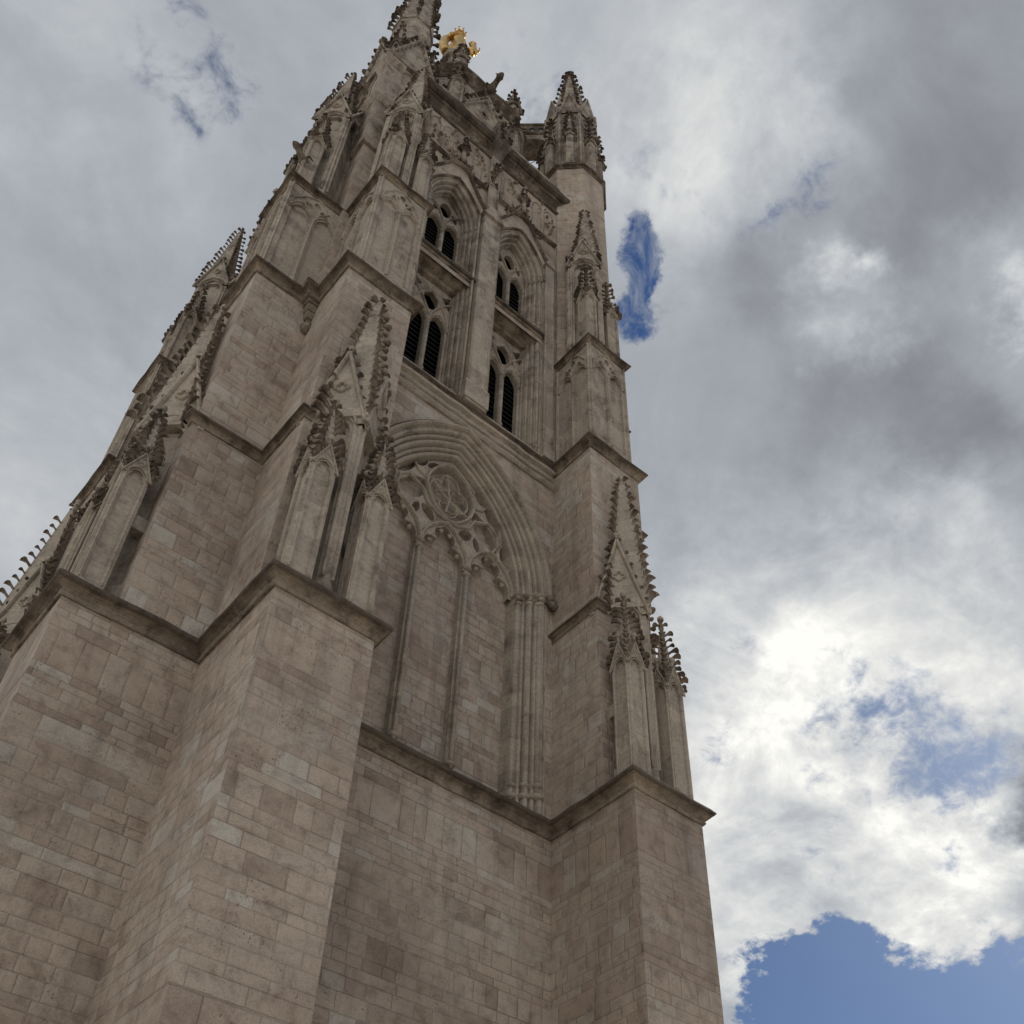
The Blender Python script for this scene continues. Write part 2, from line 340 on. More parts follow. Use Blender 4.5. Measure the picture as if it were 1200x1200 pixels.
def fill(mb, outline, holes, d, F=fplane):
    """flat face with real openings: constrained triangulation, then drop what lies in a hole"""
    pts = []; edges = []
    for lp in [outline]+holes:
        o = len(pts); pts += [Vector(q) for q in lp]; edges += [(o+i, o+(i+1)%len(lp)) for i in range(len(lp))]
    vs, es, fs, *_ = delaunay_2d_cdt(pts, edges, [], 0, 1e-5)
    keep = []
    for f in fs:
        c = sum((vs[i] for i in f), Vector((0,0)))/len(f)
        if inside(c, outline) and not any(inside(c, h) for h in holes): keep.append(tuple(f))
    mb.add([F(v.x, d, v.y) for v in vs], keep)
def rim(mb, loop, d0, d1, F=fplane):
    n = len(loop); mb.add([F(u,d0,z) for u,z in loop]+[F(u,d1,z) for u,z in loop], [(i,(i+1)%n,n+(i+1)%n,n+i) for i in range(n)])
def plate(mb, outline, holes, d0, th, F=fplane, outer=True):
    fill(mb, outline, holes, d0, F)
    for h in holes: rim(mb, h, d0, d0-th, F)
    if outer: rim(mb, outline, d0, d0-th, F)
def bar(mb, pts, wd, dep, d, F=fplane, closed=False):
    """moulded bar lying on the wall plane: roll-shaped section of width wd standing dep proud of d"""
    n = len(pts); sec = [(-.5,0),(-.42,.55),(-.16,1),(.16,1),(.42,.55),(.5,0)]; vs = []
    for i in range(n):
        p = Vector(pts[i]); a = Vector(pts[i-1]) if (i or closed) else None; c = Vector(pts[(i+1)%n]) if (i < n-1 or closed) else None
        d1 = (p-a).normalized() if a is not None else (c-p).normalized(); d2 = (c-p).normalized() if c is not None else d1
        n1 = Vector((d1.y,-d1.x)); n2 = Vector((d2.y,-d2.x)); m_ = n1+n2; m_ = m_*2/max(m_.length_squared, .8)
        for o, h in sec: vs.append(F(p.x+m_.x*o*wd, d+h*dep, p.y+m_.y*o*wd))
    k = len(sec); fs = []
    for i in range(n if closed else n-1):
        j = (i+1)%n
        for q in range(k-1): fs.append((i*k+q, j*k+q, j*k+q+1, i*k+q+1))
    if not closed: fs += [tuple(range(k)), tuple((n-1)*k+q for q in range(k))[::-1]]
    mb.add(vs, fs)
def splay(mb, uc, a, zb, zs, R, prof, F=fplane, n=12, bottom=True):
    """jambs and archivolt in one sweep: prof = (offset from the opening, depth)"""
    rings = []
    for wq, d in prof:
        rings.append([F(u,d,z) for u,z in opening(uc, a, zb, zs, R, wq, n)])
    k = len(rings[0]); vs = [q for r in rings for q in r]
    mb.add(vs, [(i*k+j, i*k+j+1, (i+1)*k+j+1, (i+1)*k+j) for i in range(len(rings)-1) for j in range(k-1)])
def cusped(uc, a, zb, zs, h, foil=.22):
    """lancet outline with cusps biting into the head"""
    R = Rh(a, h); p = arch_pts(uc, a, zs, R, 0, 12); out_ = [(uc-a, zb)]
    m_ = len(p)
    for i, (u, z) in enumerate(p):
        t = i/(m_-1); s = abs(math.sin(t*math.pi*4)) if .02 < t < .98 else 1
        k = (1-s)*foil*a*2.0 if abs(t-.5) > .08 and .1 < t < .9 else 0
        cx, cz = uc, zs+h*.25; L = math.hypot(cx-u, cz-z); out_.append((u+(cx-u)/L*k, z+(cz-z)/L*k))
    return out_+[(uc+a, zb)]
def leafshape(uc, zc, hw, hh, tilt=0, n=20, skew=0):
    L = []
    for i in range(n):
        t = 2*math.pi*i/n; x = hw*math.sin(t)*(1-.28*abs(math.cos(t))**2); z = -hh*math.cos(t); x += skew*(z/hh)**2*hw
        L.append((uc+x*math.cos(tilt)-z*math.sin(tilt), zc+x*math.sin(tilt)+z*math.cos(tilt)))
    return L
def quatre(uc, zc, r, n=28, lobes=4, rot=0, sx=1, sz=1):
    return [(uc+sx*r*(.62+.38*abs(math.cos(lobes/2*(2*math.pi*i/n)+0))**.6)*math.cos(2*math.pi*i/n+rot), zc+sz*r*(.62+.38*abs(math.cos(lobes/2*2*math.pi*i/n))**.6)*math.sin(2*math.pi*i/n+rot)) for i in range(n)]

# ------------------------------------------------------------------ the tower
def tag(o, label, cat, group=None):
    o['label'] = label; o['category'] = cat
    if group: o['group'] = group
tower = bpy.data.objects.new('bell_tower', None); C.objects.link(tower)
tag(tower, 'tall square Gothic limestone bell tower with stepped corner buttresses, crocketed pinnacles and louvred windows', 'tower')

Z1, Z2, Z3, Z4, Z5 = 16.23, 23.0, 31.1, 37.9, 53.1
UI, UO = 3.71, 6.045
def corner_path(ui, uo, p):
    return [(ui,-H),(ui,-H-p),(uo,-H-p),(uo,-uo),(H+p,-uo),(H+p,-ui),(H,-ui)]
def full_path(ui, uo, p):
    L = []
    for k in range(4):
        a = k*math.pi/2; c_, s_ = round(math.cos(a)), round(math.sin(a))
        L += [(x*c_-y*s_, x*s_+y*c_) for x, y in corner_path(ui, uo, p)]
    return L
def lip(e, z, h, back=.3, rise=.25):
    return [(-.02, z-h), (.20*e, z-h), (.30*e, z-.90*h), (.30*e, z-.80*h), (.16*e, z-.74*h), (.14*e, z-.62*h), (.24*e, z-.48*h), (.48*e, z-.40*h), (.62*e, z-.40*h), (.62*e, z-.31*h), (.80*e, z-.33*h), (.97*e, z-.26*h), (1.02*e, z-.14*h), (.96*e, z-.04*h), (.84*e, z), (.80*e, z+.05), (-back, z+rise)]

mb = MB(); mb.sweep(full_path(UI, UO, 2.98), lip(.28, Z1, .40, .28, .3), True, 6); mb.obj('string_course', CORN, tower)
mb = MB(); mb.sweep(full_path(UI, UO, 2.98), [(-.02,.9),(.2,.75),(.3,.5),(.32,-.1),(.34,-2.2)], True); mb.obj('plinth', ASH, tower)
mb = MB(); mb.sweep(full_path(UI, UO-.06, 1.87), lip(.26, Z3, .44, .3, .3), True, 6); mb.obj('string_course', CORN, tower)

# ---- one wall face (front), then copied round the tower
def build_face():
    w_ = MB(); root_holes = []
    BA = dict(a=2.6, zs=24.4, R=5.2)
    # lower wall
    fill(w_, [(-UI-.3,ZG-.1),(UI+.3,ZG-.1),(UI+.3,Z1),(-UI-.3,Z1)], [], 0)
    # weathered sill below the blind arch
    sill = MB(); sill.add([fplane(-3.4,.0,Z1+.1),fplane(3.4,.0,Z1+.1),fplane(3.4,-.62,17.05),fplane(-3.4,-.62,17.05)], [(0,1,2,3)])
    # middle wall with the arch opening
    ow = .86; hole = opening(0, BA['a'], Z1-.05, BA['zs'], BA['R'], ow, 14)
    out_ = [(-UI-.3,Z1-.05), hole[0]]+hole[1:-1]+[hole[-1], (UI+.3,Z1-.05), (UI+.3,Z3), (-UI-.3,Z3)]
    bmw = out_; fill(w_, bmw, [], 0)
    # recessed panel inside the arch
    inner = opening(0, BA['a'], 16.3, BA['zs'], BA['R'], .02, 14); fill(w_, inner, [], -.86)
    # upper wall with four window openings
    ua, uR, uz = .88, Rh(.88, 2.2), 44.0
    hs = []
    for s in (-1, 1):
        hs.append([(s*1.73-1.27,31.6),(s*1.73+1.27,31.6),(s*1.73+1.27,38.9),(s*1.73-1.27,38.9)])
        hs.append(opening(s*1.73, ua, 39.7, uz, uR, .42, 10))
    fill(w_, [(-4.6,Z3-.02),(4.6,Z3-.02),(4.6,Z5),(-4.6,Z5)], hs, 0)
    wall = w_.obj('wall', ASH, tower); so = sill.obj('sill', CORN, wall)
    # ---- blind arch: archivolt, colonnettes, mullions, tracery
    a_ = MB(); pr = [(.86,0),(.83,-.03)]
    for w0, d0, r in ((.74,-.05,.07),(.585,-.16,.06),(.42,-.25,.08),(.27,-.38,.055),(.12,-.48,.075)):
        for k in range(7):
            t = math.pi*(k/6); pr.append((w0+r*math.cos(t), d0+r*math.sin(t)*1.1))
        pr.append((w0-r-.012, d0-.13))
    pr += [(.02,-.6),(.0,-.88)]
    splay(a_, 0, BA['a'], 16.4, BA['zs'], BA['R'], pr, n=16)
    arch = a_.obj('blind_arch', CARV, tower)
    h_ = MB(); bar(h_, arch_pts(0, BA['a'], BA['zs']+.9, BA['R'], .93, 18)[3:-3] if False else arch_pts(0, BA['a'], BA['zs'], BA['R'], .93, 18), .15, .17, -.01)
    bar(h_, arch_pts(0, BA['a'], BA['zs'], BA['R'], 1.07, 18), .07, .08, -.01)
    hood = h_.obj('hood_mould', CARV, arch)
    for s in (-1, 1):
        k_ = MB(); 
        for q in range(9): k_.blob(fplane(s*3.56+random.uniform(-.14,.14), .12+random.uniform(-.05,.1), 24.3+random.uniform(-.22,.16)), .13, .3)
        k_.obj('corbel', CROC, arch)
    for s in (-1, 1):
        for w0, d0, r in ((.68,-.06,.13),(.42,-.26,.13),(.16,-.46,.12)):
            c_ = MB(); x = s*(BA['a']+w0)
            c_.tube([fplane(x,d0-.02,17.0), fplane(x,d0-.02,24.1)], r*.8, 10)
            for zz, q in ((17.0,1.5),(17.35,1.25),(24.12,1.3),(24.45,1.75)): c_.tube([fplane(x,d0-.02,zz-.07), fplane(x,d0-.02,zz), fplane(x,d0-.02,zz+.07)], [r*q*.8,r*q,r*q*.8], 8)
            for q in range(5): c_.blob(fplane(x+random.uniform(-.1,.1), d0+.09, 24.29), .09, .3)
            c_.obj('colonnette', CARV, arch)
    for s in (-1, 1):
        m_ = MB(); x = s*.865
        bar(m_, [(x,16.9),(x,24.4)], .26, .26, -.86)
        m_.tube([fplane(x,-.57,17.0), fplane(x,-.57,24.2)], .065, 8)
        for dx in (-.1,.1): m_.tube([fplane(x+dx,-.66,17.0), fplane(x+dx,-.66,24.2)], .035, 6)
        for zz in (17.15, 24.15, 24.45): m_.tube([fplane(x,-.62,zz-.06), fplane(x,-.62,zz), fplane(x,-.62,zz+.06)], [.13,.17,.13], 8)
        m_.obj('mullion', CARV, arch)
    tr = MB(); ho = [cusped(0, .74, 24.3, 24.4, 1.3), cusped(-1.73, .74, 24.3, 24.4, 1.25), cusped(1.73, .74, 24.3, 24.4, 1.25)]
    ho.append(leafshape(0, 27.25, .84, 1.22, n=26))
    for s in (-1, 1):
        ho.append(leafshape(s*1.36, 26.5, .38, .80, tilt=s*.62, n=16, skew=s*.2)); ho.append(leafshape(s*1.68, 27.35, .22, .62, tilt=s*.55, n=12))
        ho.append(leafshape(s*.70, 28.12, .14, .30, tilt=s*.8, n=10)); ho.append(leafshape(s*2.24, 25.9, .18, .52, tilt=s*.2, n=12)); ho.append(leafshape(s*.70, 25.85, .20, .34, tilt=-s*.7, n=12)); ho.append(leafshape(s*1.14, 25.75, .13, .30, tilt=s*.25, n=10))
        ho.append(leafshape(s*1.12, 27.95, .14, .3, tilt=s*.62, n=10))
    fill_out = opening(0, 2.58, 24.3, 24.4, BA['R'], 0, 14)
    # open at the bottom: the three lancets share the lower edge
    bot = []; 
    for q in (ho[1], ho[0], ho[2]): bot += q
    outl = [fill_out[0]]+fill_out[1:-1]+[fill_out[-1]]+bot[::-1]
    fill(tr, outl, ho[3:], -.62)
    for h in ho[3:]: rim(tr, h, -.62, -.86)
    for q in ho[:3]:
        n = len(q); tr.add([fplane(u,-.62,z) for u,z in q]+[fplane(u,-.86,z) for u,z in q], [(i,i+1,n+i+1,n+i) for i in range(n-1)])
    for q, hh in ((0,1.42),(-1.73,1.36),(1.73,1.36)): bar(tr, arch_pts(q, .86, 24.4, Rh(.86, hh), 0, 9), .13, .12, -.625)
    bar(tr, leafshape(0, 27.25, .90, 1.30, n=26), .12, .12, -.625, closed=True)
    for s in (-1, 1):
        bar(tr, [(s*1.73,25.76),(s*1.9,26.2),(s*1.85,26.7),(s*1.55,27.0),(s*.98,26.7),(s*.78,26.2),(s*.35,25.98),(0,25.95)], .1, .1, -.625)
        bar(tr, [(s*1.78,25.9),(s*2.05,26.5),(s*1.95,27.1),(s*1.6,27.8),(s*1.1,28.25)], .08, .08, -.625)
        bar(tr, [(s*.9,27.3),(s*1.25,27.45),(s*1.5,27.9)], .07, .07, -.625)
    # bars crossing the centre light, with leafy cusps
    t2 = tr; bar(t2, quatre(0, 27.2, .60, 40, sx=1.2, sz=1.6), .07, .09, -.72, closed=True)
    bar(t2, [(-.7,27.6),(-.1,27.1),(.1,27.0),(.72,26.8)], .08, .08, -.72); bar(t2, [(-.15,28.2),(.05,27.1),(-.05,26.4)], .08, .08, -.72)
    for q in range(4): bar(t2, quatre(-.0+.34*math.cos(q*math.pi/2+.5), 27.2+.52*math.sin(q*math.pi/2+.5), .27, 20, lobes=3), .045, .07, -.72, closed=True)
    for uc in (0,-1.73,1.73):
        for s in (-1,1):
            for (x, z) in ((.50,24.75),(.40,25.12),(.16,25.42)): t2.blob(fplane(uc+s*x,-.66,z), .085, .3)
    tr.obj('tracery', CARV, arch)
    # moulded band below the belfry string course
    cb = MB(); cb.sweep([(-UI-.05,-H),(UI+.05,-H)], [(-.02,29.95),(.08,29.97),(.15,30.06),(.13,30.17),(.02,30.22),(.0,30.36),(.10,30.40),(.12,30.50),(.04,30.54),(.06,30.66),(.20,30.70),(.22,30.8),(-.1,30.85)][::1])
    cb.obj('moulded_band', CARV, wall)
    # ---- windows
    for s in (-1, 1):
        uc = s*1.73
        jp = [(.39,0.0),(.36,-.08),(.42,-.12)][:1]
        prof = [(.39,0.0)]
        for w0, d0, r in ((.31,-.08,.06),(.20,-.26,.06),(.09,-.44,.06)):
            for k in range(5):
                t = math.pi*k/4; prof.append((w0+r*math.cos(t), d0+r*math.sin(t)))
            prof.append((w0-r, d0-.14))
        prof += [(.0,-.62),(.0,-1.0)]
        # lower, square-headed
        f_ = MB()
        for t in (-1, 1):
            vs = []
            for wq, d in prof: vs += [fplane(uc+t*(.88+wq),d,31.3), fplane(uc+t*(.88+wq),d,39.0)]
            f_.add(vs, [(2*i,2*i+1,2*i+3,2*i+2) for i in range(len(prof)-1)])
            for w0, d0 in ((.31,-.03),(.20,-.21),(.09,-.39)):
                x = uc+t*(.88+w0); f_.tube([fplane(x,d0,31.6), fplane(x,d0,38.3)], .055, 7)
                for zz in (31.9, 36.0): f_.tube([fplane(x,d0,zz-.07), fplane(x,d0,zz), fplane(x,d0,zz+.07)], [.06,.10,.06], 7)
        f_.add([fplane(uc-1.3,0.02,31.25),fplane(uc+1.3,.02,31.25),fplane(uc+1.3,-.75,31.75),fplane(uc-1.3,-.75,31.75)], [(0,1,2,3)])
        fr = f_.obj('belfry_window', CARV, tower)
        def lights(par, zb, zs, zh, outline, mouth, ztop):
            tp = MB(); hs_ = [opening(uc-.44, .345, zb, zs, Rh(.345,.70), 0, 7), opening(uc+.44, .345, zb, zs, Rh(.345,.70), 0, 7)]+mouth
            plate(tp, outline, hs_, -.70, .22, outer=False)
            for q in (-1,1): bar(tp, arch_pts(uc+q*.44, .40, zs, Rh(.40,.80), 0, 7), .07, .07, -.705)
            tr_ = tp.obj('tracery', CARV, par)
            mu = MB(); mu.tube([fplane(uc,-.66,zb), fplane(uc,-.66,zs+.35)], .075, 8); bar(mu, [(uc,zb),(uc,zs+.5)], .2, .1, -.705)
            for zz in (zb+.9, zs-.02): mu.tube([fplane(uc,-.66,zz-.06), fplane(uc,-.66,zz), fplane(uc,-.66,zz+.06)], [.08,.13,.08], 7)
            mu.obj('mullion', CARV, par)
            for q in (-1, 1):
                lv = MB(); x0, x1 = uc+q*.44-.38, uc+q*.44+.38; z = zb-.3
                while z < zs+.75:
                    lv.add([fplane(x0,-.94,z),fplane(x1,-.94,z),fplane(x1,-1.3,z+.22),fplane(x0,-1.3,z+.22),fplane(x0,-.94,z+.04),fplane(x1,-.94,z+.04),fplane(x1,-1.3,z+.26),fplane(x0,-1.3,z+.26)],
                           [(0,1,2,3),(4,5,6,7),(0,1,5,4),(2,3,7,6)]); z += .30
                lv.obj('louvre', LOUV, par)
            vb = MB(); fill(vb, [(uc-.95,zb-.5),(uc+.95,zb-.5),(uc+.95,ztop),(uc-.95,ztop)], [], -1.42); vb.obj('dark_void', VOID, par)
        lights(fr, 31.9, 36.0, 36.7, [(uc-.9,31.4),(uc+.9,31.4),(uc+.9,38.9),(uc-.9,38.9)],
               [leafshape(uc, 37.45, .34, .62, n=16), [(uc-.84,37.5),(uc-.46,38.2),(uc-.84,38.5)], [(uc+.84,37.5),(uc+.46,38.2),(uc+.84,38.5)]], 38.9)
        yb = MB()
        for q in (-1, 1): bar(yb, [(uc,36.15),(uc+q*.12,36.7),(uc+q*.35,37.25),(uc+q*.62,37.7),(uc+q*.88,38.0)], .09, .09, -.705)
        for q in (-1, 1): bar(yb, [(uc+q*.86,36.1),(uc+q*.72,36.9),(uc+q*.42,37.6),(uc,38.1)], .08, .07, -.70)
        yb.obj('tracery_ribs', CARV, fr)
        # moulded transom between the tiers
        ld = MB(); ld.sweep([(uc-1.32,-H+.0),(uc+1.32,-H+.0)], [(-.7,38.66),(-.52,38.68),(-.44,38.80),(-.46,38.86),(-.30,38.90),(-.12,38.98),(-.04,39.1),(-.05,39.16),(.07,39.2),(.09,39.28),(.18,39.3),(.18,39.46),(.13,39.52),(-.7,39.9)], False, 4)
        ld.obj('transom', CORN, fr)
        # upper, pointed
        g_ = MB(); splay(g_, uc, ua, 39.8, uz, uR, [(.42,0.0)]+prof[1:], n=10)
        for t in (-1, 1):
            for w0, d0 in ((.31,-.03),(.20,-.21),(.09,-.39)):
                x = uc+t*(.88+w0); g_.tube([fplane(x,d0,39.9), fplane(x,d0,43.8)], .055, 7)
                for zz in (40.3, 43.85): g_.tube([fplane(x,d0,zz-.08), fplane(x,d0,zz), fplane(x,d0,zz+.08)], [.06,.11,.06], 7)
        up_ = g_.obj('belfry_window', CARV, tower)
        ol = opening(uc, .9, 39.9, uz, uR, 0, 10)
        lights(up_, 40.1, 43.3, 44.1, ol, [leafshape(uc, 45.0, .30, .60, n=14), leafshape(uc-.47,44.75,.13,.34,tilt=-.3,n=10), leafshape(uc+.47,44.75,.13,.34,tilt=.3,n=10)], 46.4)
        yb = MB()
        for q in (-1, 1): bar(yb, [(uc,43.55),(uc+q*.10,44.1),(uc+q*.3,44.6),(uc+q*.66,45.05)], .08, .09, -.70)
        yb.obj('tracery_ribs', CARV, up_)
        # straight gable and ogee string above the window
        gb = MB(); bar(gb, arch_pts(uc, ua, uz, uR, .50, 10), .12, .13, -.01)
        for q in (-1, 1): bar(gb, [(uc+q*1.5,45.85),(uc+q*.95,46.9),(uc+q*.5,47.9),(uc+q*.2,48.7),(uc,49.5)], .13, .16, -.01)
        e0, e1 = (uc-1.5, uc+1.98) if s < 0 else (uc-1.98, uc+1.5)
        bar(gb, [(uc-1.98,47.95),(uc-1.2,48.0),(uc-.6,47.9),(uc,48.15),(uc+.6,47.9),(uc+1.2,48.0),(uc+1.98,47.95)] if False else ([(uc-1.98,48.0),(uc-.7,47.95),(uc,48.2),(uc+.7,47.95),(uc+1.32,47.95),(uc+1.42,48.5),(uc+1.73,48.55)] if s < 0 else [(uc-1.73,48.55),(uc-1.42,48.5),(uc-1.32,47.95),(uc-.7,47.95),(uc,48.2),(uc+.7,47.95),(uc+1.98,48.0)]), .15, .2, -.01)
        hd = gb.obj('hood_mould', CORN, up_)
        fi = MB()
        for k in range(1, 7):
            for q in (-1, 1): fi.crocket(fplane(uc+q*(.10+.13*k), .1, 48.8-.24*k), (q,-.3,0), .15)
        fi.tube([fplane(uc,.12,48.7), fplane(uc,.14,50.9)], [.12,.07], 6)
        for zz, r in ((49.6,.24),(50.2,.18),(50.8,.12)):
            for k in range(6): fi.crocket(fplane(uc,.14,zz), (math.cos(k*math.pi/3), math.sin(k*math.pi/3), 0), r)
        fi.blob(fplane(uc,.14,51.0), .15)
        fi.obj('finial', CARV, up_)
        for k, uu in enumerate((uc-1.15, uc-.65, uc+.65, uc+1.15)):
            pass
    # carved foliage spread over the spandrels, and slim blind panels
    for sgn in (-1, 1):
        sp = MB(); sp.plain = True
        for u in (.9,2.6,3.3):
            u *= sgn; bar(sp, arch_pts(u, .26, 50.6, .5, 0, 5), .06, .06, -.01); bar(sp, [(u-.26,48.4),(u-.26,50.6)], .05, .05, -.01); bar(sp, [(u+.26,48.4),(u+.26,50.6)], .05, .05, -.01)
            for q in range(7): sp.blob(fplane(u+random.uniform(-.2,.2), -.03, random.uniform(49.4,50.8)), random.uniform(.05,.1), .35, sq=(1,.7,1))
        for q in range(34):
            u = sgn*random.uniform(.5,3.6); z = random.uniform(48.3,51.2); sp.crocket(fplane(u, -.02, z), (random.uniform(-1,1),-.5,0), random.uniform(.12,.2))
        sp.obj('wall_carving', CARV, wall)
    # pilaster between the bays and half piers at the sides
    pl = MB(); pl.box(-.42,.42,-H-.30,-H+.1,31.2,45.0)
    for x in (-.36,.36,-.53,.53): pl.tube([fplane(x,.27 if abs(x)<.4 else .1,31.4), fplane(x,.27 if abs(x)<.4 else .1,45.0)], .06, 7)
    pl.box(-.50,.50,-H-.36,-H+.08,31.3,32.3)
    pl.add([fplane(-.56,.42,45.0),fplane(.56,.42,45.0),fplane(0,.42,45.9),fplane(-.56,.05,45.0),fplane(.56,.05,45.0),fplane(0,.05,46.3)], [(0,1,2),(3,5,4),(0,2,5,3),(1,4,5,2),(0,3,4,1)])
    pl.box(-.24,.24,-H-.16,-H+.1,45.2,51.6)
    for x in (-.24,.24): pl.tube([fplane(x,.16,45.4), fplane(x,.16,51.5)], .05, 6)
    for k in range(10): pl.crocket(fplane(random.uniform(-.2,.2), .16, 48.6+k*.25), (random.uniform(-1,1),-1,0), .22)
    pl.obj('pilaster', CARV, tower)
    for s in (-1,1):
        sp2 = MB(); sp2.box(min(s*3.12,s*3.5),max(s*3.12,s*3.5),-H-.16,-H+.1,31.3,45.3)
        sp2.add([fplane(s*3.0,.26,45.3),fplane(s*3.62,.26,45.3),fplane(s*3.31,.26,45.95),fplane(s*3.31,.0,46.2),fplane(s*3.0,0,45.3),fplane(s*3.62,0,45.3)], [(0,1,2),(0,2,3,4),(1,5,3,2),(0,4,5,1)])
        for x in (3.12,3.5): sp2.tube([fplane(s*x,.16,31.4), fplane(s*x,.16,45.2)], .05, 6)
        sp2.box(min(s*3.08,s*3.56),max(s*3.08,s*3.56),-H-.24,-H+.1,31.3,32.2)
        sp2.obj('half_pier', CARV, tower)
    # crowning cornice, parapet
    cc = MB(); cc.sweep([(-4.4,-H),(4.4,-H)], [(-.02,51.5),(.10,51.5),(.15,51.6),(.12,51.72),(.03,51.76),(.0,51.95),(.04,52.2),(.16,52.4),(.28,52.44),(.28,52.56),(.36,52.56),(.50,52.66),(.53,52.8),(.53,53.0),(.46,53.08),(-.1,53.3)], False, 6)
    cn = cc.obj('cornice', CORN, tower)
    pp = MB(); hs = []
    z0, z1 = 53.2, 54.2
    def Fp(u,d,z): return (u,-H-.12-d,z)
    for i in range(-7, 8):
        if abs(i) > 0: hs.append(quatre(i*.52, 53.7, .2, 16))
    plate(pp, [(-4.2,z0),(4.2,z0),(4.2,z1),(-4.2,z1)], hs, 0, .16, Fp); fill(pp, [(-4.2,z0),(4.2,z0),(4.2,z1),(-4.2,z1)], hs, -.16, Fp)
    pp.sweep([(-4.2,-H-.04),(4.2,-H-.04)], [(-.12,54.15),(.14,54.15),(.17,54.25),(.1,54.35),(-.12,54.35)])
    pa = pp.obj('parapet', CARV, tower)
    pk = MB(); pk.frus([(-.2,-H-.1),(.2,-H-.1),(.2,-H+.3),(-.2,-H+.3)],51.5,[(-.45,-H-.62),(.45,-H-.62),(.45,-H+.3),(-.45,-H+.3)],52.6)
    pk.frus([(-.45,-H-.62),(.45,-H-.62),(.45,-H+.2),(-.45,-H+.2)],52.6,[(-.34,-H-.5),(.34,-H-.5),(.34,-H+.1),(-.34,-H+.1)],54.9)
    for q in range(9): pk.crocket((random.uniform(-.3,.3),-H-.5,random.uniform(52.4,54.4)), (random.uniform(-1,1),-1,0), .26)
    pk.obj('pedestal', CROC, pa)
    gl = MB(); fill(gl, [(-2.1,54.4),(-.0,54.4),(-.05,54.8),(-.95,57.0),(-2.0,54.8)], [quatre(-.98,55.4,.26,16)], -.02, Fp); fill(gl, [(-2.1,54.4),(-.0,54.4),(-.05,54.8),(-.95,57.0),(-2.0,54.8)], [quatre(-.98,55.4,.26,16)], -.18, Fp)
    bar(gl, [(-2.15,54.5),(-.95,57.15)], .16, .16, -.04, Fp); bar(gl, [(.15,54.5),(-.95,57.15)], .16, .16, -.04, Fp); bar(gl, quatre(-.98,55.4,.32,16), .07, .08, -.03, Fp, closed=True)
    gl.obj('parapet_gable', CARV, pa)
    # spouts
    return
def gargoyle(mb_, p, o, L):
    p = Vector(p); o = Vector(o); sd_ = Vector((-o.y,o.x,0)); pts = []; 
    prof = [(0,0,.17),(.3,.06,.2),(.55,.12,.15),(.72,.2,.14),(.88,.26,.2),(1.02,.24,.14),(1.12,.17,.06)]
    mb_.tube([p+o*(a*L)+Vector((0,0,b*L)) for a,b,r in prof], [r*L for a,b,r in prof], 7)
    for s in (-1,1):
        mb_.tube([p+o*(.85*L)+sd_*(s*.1*L)+Vector((0,0,.38*L)), p+o*(.78*L)+sd_*(s*.2*L)+Vector((0,0,.55*L))], [.06*L,.02*L], 5)
        mb_.tube([p+o*(.3*L)+sd_*(s*.1*L)+Vector((0,0,.05*L)), p+o*(.2*L)+sd_*(s*.28*L)+Vector((0,0,.3*L)), p+o*(-.1*L)+sd_*(s*.3*L)+Vector((0,0,.35*L))], [.05*L,.07*L,.02*L], 5)
